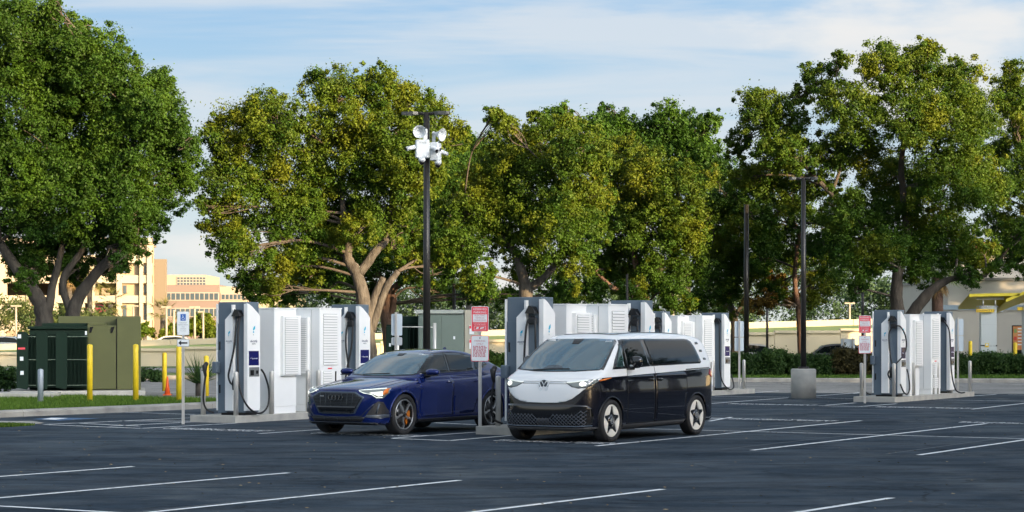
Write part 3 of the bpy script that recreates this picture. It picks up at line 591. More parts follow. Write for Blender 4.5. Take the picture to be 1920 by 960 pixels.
# ------------------------------------------------------------ signs
def post(mb_name, x, y, h, parent, m=galv, z=0): 
    mb = MB(); mb.prism([(-0.03, -0.015), (-0.012, -0.015), (-0.012, 0.018), (0.012, 0.018), (0.012, -0.015), (0.03, -0.015), (0.03, -0.009), (0.018, -0.009), (0.018, 0.024), (-0.018, 0.024), (-0.018, -0.009), (-0.03, -0.009)], 0, h, 'Z')
    return mb.build(mb_name, m, parent)
def round_plate(name, x0, x1, z0, z1, y, m, parent, r=0.03, t=0.004):
    mb = MB(); mb.prism(rrect(x0, x1, z0, z1, r), y, y+t, 'Y'); return mb.build(name, m, parent)
def smalllines(parent, z0, n, dz, w, m, y, x=0.0):
    for q in range(n):
        mb = MB(); xx = -w/2
        g = random.Random(q*7+n)
        while xx < w/2-0.02:
            l = g.uniform(0.02, 0.06); mb.box(x+xx, x+min(xx+l, w/2), y-0.001, y, z0-q*dz-0.012, z0-q*dz+0.010); xx += l+0.012
        tag(mb.build('small_print', m, parent), kind='stuff')
def txt(body, size, m, parent, x, z, y): return text(body, size, m, parent, frame(x, y, z, (1, 0, 0)))
def ev_sign(px, py, label, rz):
    p = gp(px, py); r = empty('parking_sign', (p.x, p.y, 0), rz, label, 'sign', 'red and white charging bay signs')
    s = 0.5*0; post('post', 0, 0, 2.42, r)
    a = round_plate('red_plate_border', -0.165, 0.165, 1.93, 2.41, -0.022, signwhite, r); round_plate('red_plate', -0.155, 0.155, 1.94, 2.40, -0.026, signred, a, 0.025, 0.0035)
    MB().box(-0.135, 0.135, -0.0285, -0.0265, 2.115, 2.26).build('white_field', signwhite, a)
    txt('RESERVED', 0.058, signwhite, a, 0, 2.355, -0.0275); txt('PARKING', 0.058, signwhite, a, 0, 2.295, -0.0275)
    for q, w_ in enumerate(('ELECTRIC', 'VEHICLE', 'CHARGING')): txt(w_, 0.046, inkred, a, 0, 2.238-q*0.046, -0.0295)
    txt('WHILE CHARGING ONLY', 0.022, signwhite, a, 0, 2.095, -0.0275); txt('NO OTHER VEHICLES', 0.022, signwhite, a, 0, 2.065, -0.0275)
    mb = MB()
    for x0, x1, z0, z1 in ((-0.11, 0.11, 2.035, 2.040), (-0.11, 0.11, 1.962, 1.967), (-0.11, -0.105, 1.967, 2.035), (0.105, 0.11, 1.967, 2.035)): mb.box(x0, x1, -0.0285, -0.0265, z0, z1)
    mb.prism([(-0.08, 1.985), (-0.03, 1.985), (-0.02, 2.02), (-0.055, 2.02)], -0.0285, -0.0265, 'Y'); mb.prism([(0.0, 1.98), (0.08, 2.0), (0.075, 2.02), (0.01, 2.01)], -0.0285, -0.0265, 'Y'); mb.build('pictogram', signwhite, a)
    b_ = round_plate('white_plate_border', -0.17, 0.17, 1.37, 1.86, -0.022, signred, r); round_plate('white_plate', -0.160, 0.160, 1.38, 1.85, -0.026, signwhite, b_, 0.025, 0.0035)
    txt('PARKING', 0.05, inkred, b_, 0, 1.755, -0.0275); txt('ONLY', 0.05, inkred, b_, 0, 1.70, -0.0275)
    MB().prism([(-0.015, 1.80), (0.015, 1.80), (0.004, 1.815), (0.012, 1.84), (-0.012, 1.815), (-0.002, 1.812)], -0.0285, -0.0265, 'Y').build('bolt_symbol', inkblack, b_)
    smalllines(b_, 1.655, 8, 0.027, 0.26, inkred, -0.0265); return r
ev_sign(900, 813.5, 'red reserved parking sign over a white plate, on a post by the blue car', R(-3))
ev_sign(1621.5, 756.3, 'smaller looking red reserved parking sign over a white plate by the right chargers', R(-3))
def access_sign():
    p = gp(343.5, 795.5); r = empty('accessible_parking_sign', (p.x, p.y, 0), R(4), 'blue and white wheelchair parking sign with black arrow plate on a steel post', 'sign')
    post('post', 0, 0, 2.30, r)
    a = round_plate('sign_plate', -0.125, 0.125, 1.87, 2.36, -0.022, signwhite, r, 0.025)
    MB().box(-0.055, 0.055, -0.0245, -0.0225, 2.17, 2.31).build('blue_field', signblue, a)
    M = frame(0, -0.026, 2.24, (1, 0, 0)); mb = MB()      # wheelchair figure
    pts = [(0.026*math.cos(R(t)), -0.022+0.026*math.sin(R(t))) for t in range(100, 361, 20)]
    mb.tube([(x, y, 0) for x, y in pts], 0.0045, 5); mb.tube([(-0.008, 0.035, 0), (-0.004, -0.004, 0), (0.016, -0.004, 0), (0.028, -0.03, 0), (0.038, -0.026, 0)], 0.0045, 5); mb.tube([(-0.006, 0.018, 0), (0.014, 0.018, 0)], 0.004, 5)
    mb.tube([(-0.009, 0.050, 0), (-0.009, 0.036, 0)], 0.008, 8); w_ = mb.build('wheelchair_symbol', signwhite, a); w_.data.transform(M)
    for q, t_ in enumerate(('PARKING BY', 'DISABLED PERMIT', 'ONLY', '$250 FINE', 'F.S. 318.18')): txt(t_, 0.026, inkgrey, a, 0, 2.125-q*0.042, -0.0235)
    b_ = round_plate('arrow_plate_border', -0.127, 0.127, 1.625, 1.785, -0.022, inkgrey, r, 0.02); round_plate('arrow_plate', -0.118, 0.118, 1.634, 1.776, -0.026, signwhite, b_, 0.015, 0.0035)
    MB().prism([(-0.10, 1.705), (-0.04, 1.76), (-0.04, 1.722), (0.09, 1.722), (0.09, 1.688), (-0.04, 1.688), (-0.04, 1.65)], -0.029, -0.0265, 'Y').build('arrow', inkblack, b_)
access_sign()
def back_sign(px, Y, z0, plates, label, w=0.42, posts=(0,), rz=0):
    X = (px-960)*Y/FPX; r = empty('sign_seen_from_behind', (X, Y, 0), rz, label, 'sign')
    for x in posts: post('post', 0, 0, plates[0][1]+0.04, r).location = (x, -0.04, 0)
    for a, b_ in plates: round_plate('plate', -w/2, w/2, a, b_, 0.0, signgrey if (b_-a) < 0.3 else mat('sign_back_pale', (0.52, 0.60, 0.66), 0.45), r, 0.03)
back_sign(744, 53.0, 0, ((1.86, 2.40), (1.62, 1.82)), 'backs of two plates on a post just left of the lamp post', 0.27, (-0.02,))
back_sign(1386, 69.5, 0, ((1.82, 2.33), (1.36, 1.80)), 'pale back of a double sign at the end of the island behind the van', 0.30)
back_sign(1799, 66.5, 0, ((1.87, 2.38), (1.38, 1.85)), 'pale back of a double sign beside the rightmost charger', 0.25, (-0.06,))
back_sign(1590, 94, 0, ((1.1, 1.72),), 'wide white notice board seen from behind over the right hedge', 0.62, (-0.2, 0.2))
# ------------------------------------------------------------ bollards and cone on the lawn
def pole_thing(name, px, Y, z0, h, r_, m, label, cat, group, dome=True):
    mb = MB().lathe([(r_, 0), (r_, h-r_*0.6), (r_*0.8, h-r_*0.25), (r_*0.4, h-0.01), (0.001, h)], 18); o = mb.build(name, m); o.location = ((px-960)*Y/FPX, Y, z0)
    return tag(o, label, cat, group)
for px, yb, lb in ((168.5, 752.5, 'yellow bollard in front of the dark green transformer'), (254.5, 752, 'yellow bollard in front of the olive cabinet'), (308.5, 731, 'yellow bollard beside the orange cone'), (335.5, 752, 'yellow bollard just left of the wheelchair sign'), (387, 740, 'yellow bollard behind the left charger cable')):
    Y = 4000*(CH-0.12)/(yb-Y0); pole_thing('yellow_bollard', px, Y, 0.08, {168.5: 1.56, 254.5: 1.56, 308.5: 1.25, 335.5: 1.52, 387: 1.20}[px]*1.0, 0.075, yellow, lb, 'bollard', 'yellow bollards on the lawn')
pole_thing('grey_bollard', 76, 55.0, 0.05, 0.96, 0.075, mat('galvanised_grey', (0.33, 0.37, 0.42), 0.5, metal=0.3), 'single grey bollard on the lawn at far left', 'bollard', None)
for px, yt, yb, lb in ((1819.5, 639, 668, 'short yellow bollard behind the right hedge'), (1903.5, 642, 697, 'tall yellow bollard at the right picture edge')):
    Y = 93.5 if px > 1850 else 97; pole_thing('drive_through_bollard', px, Y, 0.1, CH-(yt-Y0)*Y/FPX-0.1, 0.085, yellow, lb, 'bollard', 'yellow bollards by the restaurant')
cone = MB().lathe([(0.09, 0.0), (0.02, 0.55)], 16).box(-0.12, 0.12, -0.12, 0.12, -0.03, 0.0).build('traffic_cone', mat('cone_orange', (0.75, 0.11, 0.02), 0.55)); cone.location = (-10.66, 66.0, 0.05)
tag(cone, 'small orange traffic cone behind a yellow bollard', 'traffic cone')
# ------------------------------------------------------------ lamp posts
def lamp(px, Y, ztop, rb, rt, label, heads, base=None, z0=0.0, group='dark lamp posts'):
    X = (px-960)*Y/FPX; r = empty('lamp_post', (X, Y, z0), 0, label, 'lamp post', group); zb = 0
    if base:
        br, bh = base; MB().lathe([(br, -0.05), (br, bh-0.03), (br-0.03, bh)], 40).build('concrete_base', conc, r); zb = bh
        MB().cyl((0, 0, bh), rb*1.9, 0.06, 20).build('base_cover', dark, r)
    MB().tube([(0, 0, zb), (0, 0, ztop)], [rb, rt], 20).build('pole', dark, r)
    for a, l in heads:
        d = Vector((math.cos(a), math.sin(a), 0)); n = Vector((-d.y, d.x, 0)); M = Matrix(((d.x, n.x, 0, 0), (d.y, n.y, 0, 0), (0, 0, 1, ztop-0.04), (0, 0, 0, 1)))
        ar = MB().tube([(0, 0, 0), (0.25, 0, 0.02)], 0.04, 8).build('arm', dark, r); ar.data.transform(M)
        mb = MB(); mb.prism([(0.22, -0.07), (0.34, -0.15), (l-0.06, -0.13), (l, -0.06), (l, 0.06), (l-0.06, 0.13), (0.34, 0.15), (0.22, 0.07)], -0.02, 0.055, 'Z'); h = mb.build('lamp_head', mat('lamp_head_grey', (0.10, 0.10, 0.095), 0.4, metal=0.5), r); h.data.transform(M)
        mb = MB(); mb.box(0.38, l-0.12, -0.1, 0.1, -0.03, -0.0205); q = mb.build('lens', mat('lamp_lens', (0.4, 0.4, 0.38), 0.2), h); q.data.transform(M)
    return r
L1 = lamp(800, 56.0, 7.72, 0.105, 0.075, 'tallest lamp post carrying white cameras and horn speakers, behind the blue car', ((R(172), 0.66), (R(-12), 0.62)), z0=0.0)
lamp(1506.5, 63.3, 6.55, 0.085, 0.065, 'lamp post on a round concrete base at centre right', ((R(175), 0.42), (R(-5), 0.42)), (0.37, 0.88))
lamp(1399.5, 92, 7.4, 0.115, 0.10, 'thick lamp post on a concrete base behind the hedge', (), (0.30, 0.75), 0.12)
lamp(1438.5, 108, 4.3, 0.07, 0.06, 'thin dark lamp post left of the small orange tinted oak', ())
lamp(1617.5, 112, 6, 0.08, 0.07, 'thin dark post seen just above the right red sign', ())
lamp(851.5, 96, 4.2, 0.075, 0.075, 'thin dark post above the grey green cabinet', ())
lamp(1176, 88, 4.4, 0.05, 0.05, 'thin dark post behind the charger over the van roof', ())
# cameras on the tall post
cw = mat('camera_white_plastic', (0.66, 0.69, 0.71), 0.35); domem = mat('camera_dome', (0.01, 0.01, 0.012), 0.05)
def security(rz, x, label, y=0.0, dz=0.0):
    r = empty('security_camera_unit', (L1.location.x+x, L1.location.y+y, 6.86+dz), rz, label, 'security camera', 'camera units on the tall lamp post')
    MB().box(-0.22, 0.14, -0.20, 0.02, -0.36, 0.12, bev=0.03).build('housing', cw, r)
    h = MB(); h.lathe([(0.03, 0.0), (0.05, 0.10), (0.11, 0.24), (0.17, 0.30), (0.175, 0.31), (0.16, 0.302), (0.03, 0.12)], 24, M=Matrix.Translation((-0.05, -0.02, 0.36)) @ Matrix.Rotation(R(100), 4, 'X') @ Matrix.Rotation(R(-18), 4, 'Y')); h.build('horn_speaker', cw, r)
    MB().box(-0.02, 0.10, -0.05, 0.02, 0.10, 0.42, bev=0.02).build('speaker_bracket', cw, r)
    for s, a in ((1, 20), (-1, 200)):
        d = Vector((math.cos(R(a if s > 0 else 190)), -0.55, -0.28)).normalized(); p = Vector((0.12 if s > 0 else -0.2, -0.1, -0.06))
        b_ = MB().tube([p, p+d*0.34], 0.055, 14).build('bullet_camera', cw, r); MB().tube([p+d*0.341, p+d*0.36], 0.045, 14).build('lens', domem, b_)
    b_ = MB().lathe([(0.09, 0.0), (0.095, -0.06), (0.06, -0.10)], 18).build('dome_mount', cw, r); b_.location = (-0.06, -0.16, -0.36)
    MB().lathe([(0.08, -0.10), (0.078, -0.13), (0.05, -0.17), (0.001, -0.185)], 18).build('dome', domem, b_)
    return r
c1 = security(R(10), -0.08, 'white camera and speaker unit on the left of the tall lamp post', -0.12)
text('FORTE', 0.06, inkgrey, c1, frame(-0.04, -0.2025, 0.03, (1, 0, 0)), 'brand_lettering')
security(R(75), 0.16, 'white camera and speaker unit on the right of the tall lamp post', 0.0, -0.06)
# ------------------------------------------------------------ transformers
dgreen = mat('transformer_green', (0.004, 0.018, 0.010), 0.6, spec=0.2, var=0.1, vs=2); olive = mat('olive_green_enclosure', (0.085, 0.092, 0.026), 0.55, var=0.06, vs=2, bump=0.05, bs=80); olived = olive
pad = conc
ya = R(22); UA = Vector((math.sin(ya), math.cos(ya), 0))
def transformer_left():
    # box behind (tall olive) and oil transformer with cooling fins; axes: x to the right-front
    o = Vector((-13.02, 65.4, 0.12))
    pad_ = MB().box(-2.3, 1.75, -0.45, 3.3, -0.1, 0.06, bev=0.02).build('transformer_pad', conc); pad_.location = o; pad_.rotation_euler = (0, 0, R(10)); tag(pad_, 'concrete pad under the dark green transformer', 'concrete pad')
    r = empty('electrical_transformer', o, R(10), 'dark green transformer with finned radiators and olive doors', 'transformer')
    MB().box(-1.75, -0.012, 0.3, 2.3, 0.08, 1.94, bev=0.015).build('tank', dgreen, r)
    MB().box(-1.80, 0.0, 0.2, 2.3, 1.945, 2.03, bev=0.01).build('lid', dgreen, r)
    MB().box(-1.4, -0.02, 0.9, 2.0, 2.035, 2.13, bev=0.01).build('top_plate', dgreen, r); MB().box(0.0, 0.55, 0.5, 1.6, 2.065, 2.15, bev=0.01).build('access_cover', olive, r)
    MB().box(0.02, 0.82, 0.28, 0.30, 0.1, 1.98, bev=0.004).build('door', olive, r)
    MB().box(-0.01, 0.86, 0.305, 2.2, 0.08, 2.06, bev=0.01).build('terminal_cabinet', olive, r)
    for x in (0.12, 0.76): MB().prism([(x-0.04, 2.0), (x+0.06, 2.02), (x+0.0, 1.84), (x-0.06, 1.82)], 0.24, 0.278, 'Y').build('hinge', gloss, r)
    for x0, wid in ((-2.10, 0.24), (-1.52, 0.24), (-0.94, 0.62)):
        bk = MB(); bk.prism([(x0, 0.16), (x0+0.30, 0.10), (x0+0.34, 0.18), (x0+0.34, 1.78), (x0+0.25, 1.86), (x0+0.08, 1.86), (x0, 1.79)], -0.25, 0.25, 'Y'); hd = bk.build('radiator', dgreen, r)
        for q in range(int(wid/0.04)): MB().box(x0+0.35+q*0.04, x0+0.364+q*0.04, -0.22, 0.24, 0.16, 1.76).build('fin', dgreen, hd)
        for z in (0.22, 1.0, 1.70): MB().box(x0+0.345, x0+0.345+wid, -0.235, -0.223, z, z+0.02).build('tie_bar', mat('green_tie_bar', (0.10, 0.14, 0.10), 0.5), hd)
    for x, z in ((-2.07, 1.66), (-2.0, 0.98), (-1.99, 0.55)): MB().box(x, x+0.10, -0.258, -0.2515, z, z+0.12).build('sticker', signwhite, r)
    MB().box(-2.06, -1.85, -0.258, -0.2515, 1.32, 1.38).build('red_mark', signred, r)
    MB().box(-0.075, -0.015, 0.285, 0.2985, 1.76, 1.88).build('sticker', signwhite, r)
    t = empty('switch_cabinet', o, R(10), 'tall olive green metal cabinet behind the dark green transformer', 'electrical cabinet')
    MB().box(-0.95, 1.62, 2.35, 3.4, 0.07, 2.36, bev=0.012).build('housing', olive, t)
    MB().box(0.89, 1.62, 0.34, 2.345, 0.07, 2.32, bev=0.012).build('front_section', olive, t); MB().box(0.862, 0.888, 0.35, 0.9, 0.1, 2.25).build('door_gap', gloss, t)
transformer_left()
ggreen = mat('grey_green_enclosure', (0.13, 0.17, 0.145), 0.5, var=0.05, vs=1.5, bump=0.05, bs=60); gbeige = mat('cabinet_beige_side', (0.38, 0.36, 0.29), 0.6)
def cabinet_mid():
    Y = 70.0; k_ = Y/FPX; X = lambda px: (px-960)*k_; Z = lambda py: CH-(py-Y0)*k_
    r = empty('electrical_cabinet', (X(840), Y, 0), 0, 'wide grey green metal cabinet with beige side behind the blue car roof', 'electrical cabinet'); o = X(840)
    MB().box(X(784)-o, X(870)-o, 0, 1.6, 0.0, Z(589), bev=0.01).build('housing', ggreen, r)
    MB().box(X(780)-o, X(869)-o, -0.08, 1.7, Z(588), Z(581), bev=0.01).build('roof', mat('pale_cabinet_roof', (0.32, 0.35, 0.32), 0.5), r)
    MB().box(X(871)-o, X(899)-o, 0.05, 1.6, 0.0, Z(581), bev=0.01).build('side_section', gbeige, r)
    for a, b_ in ((786, 826), (828, 868)): MB().box(X(a)-o, X(b_)-o, -0.02, -0.001, 0.15, Z(592), bev=0.004).build('door', ggreen, r)
    v = MB(); v.box(X(790)-o, X(823)-o, -0.04, -0.021, Z(622), Z(599)); vf = v.build('vent', ggreen, r)
    for q in range(9): MB().box(X(792)-o, X(821)-o, -0.052, -0.041, Z(620)+q*0.042, Z(620)+q*0.042+0.018).build('slat', ggreen, vf)
    MB().box(X(850)-o, X(853.5)-o, -0.03, -0.0205, Z(636), Z(630.5)).build('sticker', signwhite, r)
    for za, zb in ((627, 610), (654, 636.5)):
        s = MB().box(X(880)-o, X(889)-o, 0.02, 0.048, Z(za), Z(zb)).build('warning_sign', signwhite, r); MB().box(X(880.3)-o, X(888.7)-o, 0.012, 0.0195, Z(zb+6), Z(zb+0.6)).build('red_header', signred, s)
    # chain rail with posts in front
    f_ = empty('pipe_barrier', (X(760), Y-1.5, 0), 0, 'thin galvanised pipe rail and post between the signs and the cabinet', 'barrier')
    MB().tube([(X(752)-X(760), 0, Z(613)), (X(816)-X(760), 0, Z(614))], 0.018, 8).build('rail', galv, f_); MB().cyl((X(818)-X(760), 0, 0), 0.055, Z(606), 12).build('post', galv, f_); MB().cyl((X(750)-X(760), 0, 0), 0.05, Z(612), 12).build('post', galv, f_)
    t = empty('electrical_transformer', (X(752), Y+1.0, 0), 0, 'dark green finned transformer left of the grey green cabinet', 'transformer'); o = X(752)
    MB().box(X(720)-o, X(784)-o, 0.3, 2.0, 0, Z(608), bev=0.015).build('tank', dgreen, t); MB().box(X(740)-o, X(783)-o, 0.5, 2.0, Z(607.8), Z(592), bev=0.02).build('top_box', dgreen, t)
    for x in (721, 753): MB().box(X(x)-o, X(x+11)-o, -0.2, 0.28, 0.15, Z(612), bev=0.02).build('radiator', dgreen, t)
    for x in (765, 773): MB().box(X(x)-o, X(x+1.5)-o, -0.2, 0.28, 0.15, Z(612)).build('fin', dgreen, t)
    MB().box(X(727)-o, X(730.5)-o, -0.21, -0.202, Z(650), Z(644)).build('sticker', signwhite, t)
cabinet_mid()
# ------------------------------------------------------------ restaurant on the right
stucco = mat('restaurant_stucco', (0.56, 0.53, 0.46), 0.9, var=0.04, vs=1, bump=0.2, bs=60); blueband = mat('pale_blue_band', (0.30, 0.39, 0.46), 0.6); tile = mat('terracotta_tile', (0.55, 0.25, 0.13), 0.8, var=0.15, vs=3)
canopyy = mat('canopy_yellow', (0.62, 0.50, 0.02), 0.45); canopyd = mat('canopy_soffit', (0.30, 0.24, 0.03), 0.6)
def restaurant():
    Y = 106.0; k_ = Y/FPX; X = lambda px: (px-960)*k_; Z = lambda py, Yc=Y: CH-(py-Y0)*Yc/FPX; o = X(1850)
    r = empty('restaurant_building', (o, Y, 0), 0, 'cream stucco restaurant with pale blue band and orange tiled roof at right', 'restaurant')
    MB().box(X(1768)-o, X(2150)-o, 0, 14, -0.1, Z(582)).build('lower_wall', stucco, r)
    MB().box(X(1781)-o, X(2150)-o, 0.5, 13, Z(581.9), Z(526)).build('upper_wall', stucco, r)
    MB().box(X(1765)-o, X(2150)-o, -0.15, -0.005, Z(581), Z(572), bev=0.01).build('blue_band', blueband, r)
    MB().box(X(1778)-o, X(2150)-o, 0.4, 13.2, Z(525.9), Z(520), bev=0.02).build('parapet_cap', mat('grey_parapet', (0.3, 0.29, 0.26), 0.7), r)
    rf = MB().box(0, 1, 0, 1, 0, 0.01).build('tiled_roof', tile, r)
    bm = bmesh.new(); a = [(X(1825)-o, 4, Z(446, Y+4)), (X(1905)-o, 4, Z(456, Y+4)), (X(1960)-o, 2, Z(470, Y+2)), (X(1840)-o, 2, Z(470, Y+2))]
    vs = [bm.verts.new(p) for p in a]; vb = [bm.verts.new((p[0], p[1]+1.5, p[2]-0.15)) for p in a]; bm.faces.new(vs); bm.faces.new(vb[::-1])
    for q in range(4): bm.faces.new((vs[q], vb[q], vb[(q+1) % 4], vs[(q+1) % 4]))
    bm.to_mesh(rf.data); bm.free()
    MB().box(X(1800)-o, X(2150)-o, 3, 12, Z(519.9), Z(472)).build('roof_screen_wall', stucco, r)
    lampc = MB().box(X(1874)-o, X(1880)-o, -0.12, -0.03, Z(585), Z(581.5)).build('wall_lamp', signwhite, r)
    # canopies
    def canopy(xa, xb, ya, label, rise):
        Yc = 101.0; kc = Yc/FPX; XX = lambda px: (px-960)*kc; ZZ = lambda py: CH-(py-Y0)*kc; c0 = XX((xa+xb)/2)
        c = empty('drive_through_canopy', (c0, Yc, 0), 0, label, 'canopy')
        n = 10; top = []; 
        for q in range(n+1): t = q/n; x = XX(xa+(xb-xa)*t)-c0; z = ZZ(ya)+rise*math.sin(t*math.pi/2); top.append((x, z))
        mb = MB(); mb.prism(top+[(x, z-0.14) for x, z in top[::-1]], -0.05, 0.0, 'Y'); mb.build('front_edge', canopyy, c)
        mb = MB()
        for (x0, z0_), (x1, z1_) in zip(top, top[1:]): mb.face([(x0, 0.0, z0_-0.02), (x1, 0.0, z1_-0.02), (x1, 2.6, z1_-0.62), (x0, 2.6, z0_-0.62)]); mb.face([(x0, 0.0, z0_-0.10), (x1, 0.0, z1_-0.10), (x1, 2.6, z1_-0.70), (x0, 2.6, z0_-0.70)])
        mb.build('curved_sheet', canopyy, c, recalc=False); return c, XX, ZZ, c0
    c, XX, ZZ, c0 = canopy(1817, 1912, 551, 'yellow drive through canopy with a white column beneath', 0.04)
    MB().box(XX(1835)-c0, XX(1886)-c0, 0.3, 1.0, ZZ(561.5), ZZ(557)).build('light_panel', mat('pale_light_panel', (0.5, 0.47, 0.4), 0.5), c)
    col = MB().box(XX(1841)-c0, XX(1870.5)-c0, 0.2, 0.6, 0.1, ZZ(573), bev=0.01).build('white_column', mat('portal_white', (0.52, 0.56, 0.57), 0.4), c)
    MB().box(XX(1841)-c0, XX(1870.5)-c0, 0.19, 0.1985, ZZ(609), ZZ(608)).build('seam', signgrey, c)
    MB().box(XX(1840)-c0, XX(1848)-c0, 0.17, 0.198, ZZ(649), ZZ(647)).build('black_strip', inkblack, c); MB().box(XX(1869)-c0, XX(1871.5)-c0, 0.17, 0.198, ZZ(649.5), ZZ(647)).build('black_strip', inkblack, c)
    st = MB().box(XX(1849)-c0, XX(1855.5)-c0, 0.18, 0.1985, ZZ(651), ZZ(643.5)).build('round_sticker', yellow, c); MB().box(XX(1850.2)-c0, XX(1854.3)-c0, 0.172, 0.1795, ZZ(648), ZZ(644.5)).build('sticker_field', signwhite, st)
    smalllines_y = text('Order here', 0.1, inkgrey, c, frame(XX(1862)-c0, 0.197, ZZ(648.5), (1, 0, 0)))
    for x in (1845, 1868): MB().cyl((XX(x)-c0, 0.2, ZZ(573)), 0.04, ZZ(563)-ZZ(573), 8).build('hanger', galv, c)
    bar = MB().box(XX(1831)-c0, XX(1865)-c0, 0.02, 0.12, ZZ(585.5), ZZ(579.5), bev=0.01).build('clearance_bar', mat('bar_yellow', (0.75, 0.50, 0.02), 0.5), c)
    text('CLEARANCE 9\'-0"', 0.125, inkblack, bar, frame(XX(1848)-c0, 0.018, ZZ(582.5), (1, 0, 0)))
    text('ANY LANE ANY TIME', 0.11, inkgrey, c, frame(XX(1852)-c0, 0.1, ZZ(575), (1, 0, 0)), 'hanging_letters', ext=0.01)
    c2, XX, ZZ, c0 = canopy(1886, 1990, 561, 'second yellow canopy curving upward at the right picture edge', 0.75)
    MB().box(XX(1907)-c0, XX(1940)-c0, -0.1, 0.0, ZZ(582), ZZ(576), bev=0.01).build('clearance_bar', mat('bar_yellow', (0.75, 0.50, 0.02), 0.5), c2)
    MB().box(XX(1917.5)-c0, XX(1946)-c0, -0.2, 0.2, 0.1, ZZ(573), bev=0.01).build('white_column', mat('portal_white', (0.52, 0.56, 0.57), 0.4), c2)
    m = empty('menu_board', ((1909-960)*103/FPX, 103, 0), 0, 'tall orange lit menu board at the right edge beside the yellow bollard', 'menu board'); k3 = 103/FPX; Z3 = lambda py: CH-(py-Y0)*k3
    MB().box(-0.28, 0.26, 0, 0.15, 0.1, Z3(610), bev=0.01).build('casing', gloss, m)
    scr = MB().box(-0.25, 0.24, -0.012, -0.001, Z3(656), Z3(612)).build('screen', mat('menu_orange', (0.45, 0.12, 0.04), 0.4, col2=(0.62, 0.33, 0.12), vs=4, emit=0.02), m)
    for q in range(6): MB().box(-0.02, 0.20, -0.02, -0.0125, Z3(617+q*6), Z3(615+q*6)).build('menu_line', signwhite, scr)
    for q, cc in enumerate((0.12, 0.3)): MB().box(-0.2, -0.07, -0.02, -0.0125, Z3(624+q*14), Z3(617+q*14)).build('menu_picture', mat('menu_picture_%s' % ('green', 'red')[q], ((0.2, 0.35, 0.1), (0.6, 0.05, 0.04))[q], 0.5), scr)
    c = empty('drive_through_speaker', (X(1790), Y-3, 0)); rm(c)
restaurant()
# ------------------------------------------------------------ car body surfaces
def catmull(P, n=6, closed=False):
    P = [np.array(p, float) for p in P]; out = []; N = len(P); rng = range(N) if closed else range(N-1)
    g = (lambda i: P[i % N]) if closed else (lambda i: P[min(max(i, 0), N-1)])
    for i in rng:
        a, b_, c, d = g(i-1), g(i), g(i+1), g(i+2)
        for k in range(n): t = k/n; out.append(0.5*((2*b_)+(c-a)*t+(2*a-5*b_+4*c-d)*t*t+(3*b_-a-3*c+d)*t**3))
    if not closed: out.append(P[-1])
    return np.array(out)
def sdf_poly(x, y, P):
    A = P; B = np.roll(P, -1, 0); d2 = np.full(x.shape, 1e9); ins = np.zeros(x.shape, bool)
    for (ax, ay), (bx, by) in zip(A, B):
        ex, ey = bx-ax, by-ay; wx, wy = x-ax, y-ay; L2 = ex*ex+ey*ey+1e-12; t = np.clip((wx*ex+wy*ey)/L2, 0, 1)
        d2 = np.minimum(d2, (wx-ex*t)**2+(wy-ey*t)**2)
        c = ((ay > y) != (by > y)) & (x < ex*(y-ay)/((by-ay) if abs(by-ay) > 1e-12 else 1e-12)+ax); ins ^= c
    d = np.sqrt(d2); return np.where(ins, -d, d)
def smax(a, b, k): return 0.5*(a+b+np.sqrt((a-b)**2+k*k))-0.0*k
def sstep(a, b, x): t = np.clip((x-a)/(b-a), 0, 1); return t*t*(3-2*t)
def shell(fn, cen, core, outer, n):
    """rays from an inner box to an outer box stop where fn changes sign"""
    nx, ny, nz = n; idx = {}; Pp = []; F = []
    def vid(i, j, k):
        q = (i, j, k)
        if q not in idx: idx[q] = len(Pp); Pp.append((2*i/nx-1, 2*j/ny-1, 2*k/nz-1))
        return idx[q]
    for i in range(nx):
        for j in range(ny):
            F.append((vid(i, j, 0), vid(i, j+1, 0), vid(i+1, j+1, 0), vid(i+1, j, 0))); F.append((vid(i, j, nz), vid(i+1, j, nz), vid(i+1, j+1, nz), vid(i, j+1, nz)))
    for i in range(nx):
        for k in range(nz):
            F.append((vid(i, 0, k), vid(i+1, 0, k), vid(i+1, 0, k+1), vid(i, 0, k+1))); F.append((vid(i, ny, k), vid(i, ny, k+1), vid(i+1, ny, k+1), vid(i+1, ny, k)))
    for j in range(ny):
        for k in range(nz):
            F.append((vid(0, j, k), vid(0, j, k+1), vid(0, j+1, k+1), vid(0, j+1, k))); F.append((vid(nx, j, k), vid(nx, j+1, k), vid(nx, j+1, k+1), vid(nx, j, k+1)))
    Pp = np.array(Pp); O = np.array(cen)+Pp*np.array(core); Q = np.array(cen)+Pp*np.array(outer)
    lo = np.zeros(len(Pp)); hi = np.ones(len(Pp))
    for _ in range(22):
        m = (lo+hi)/2; X = O+(Q-O)*m[:, None]; ins = fn(X[:, 0], X[:, 1], X[:, 2]) < 0; lo = np.where(ins, m, lo); hi = np.where(ins, hi, m)
    return O+(Q-O)*((lo+hi)/2)[:, None], np.array(F)
def smooth_faces(me): me.polygons.foreach_set('use_smooth', [True]*len(me.polygons))
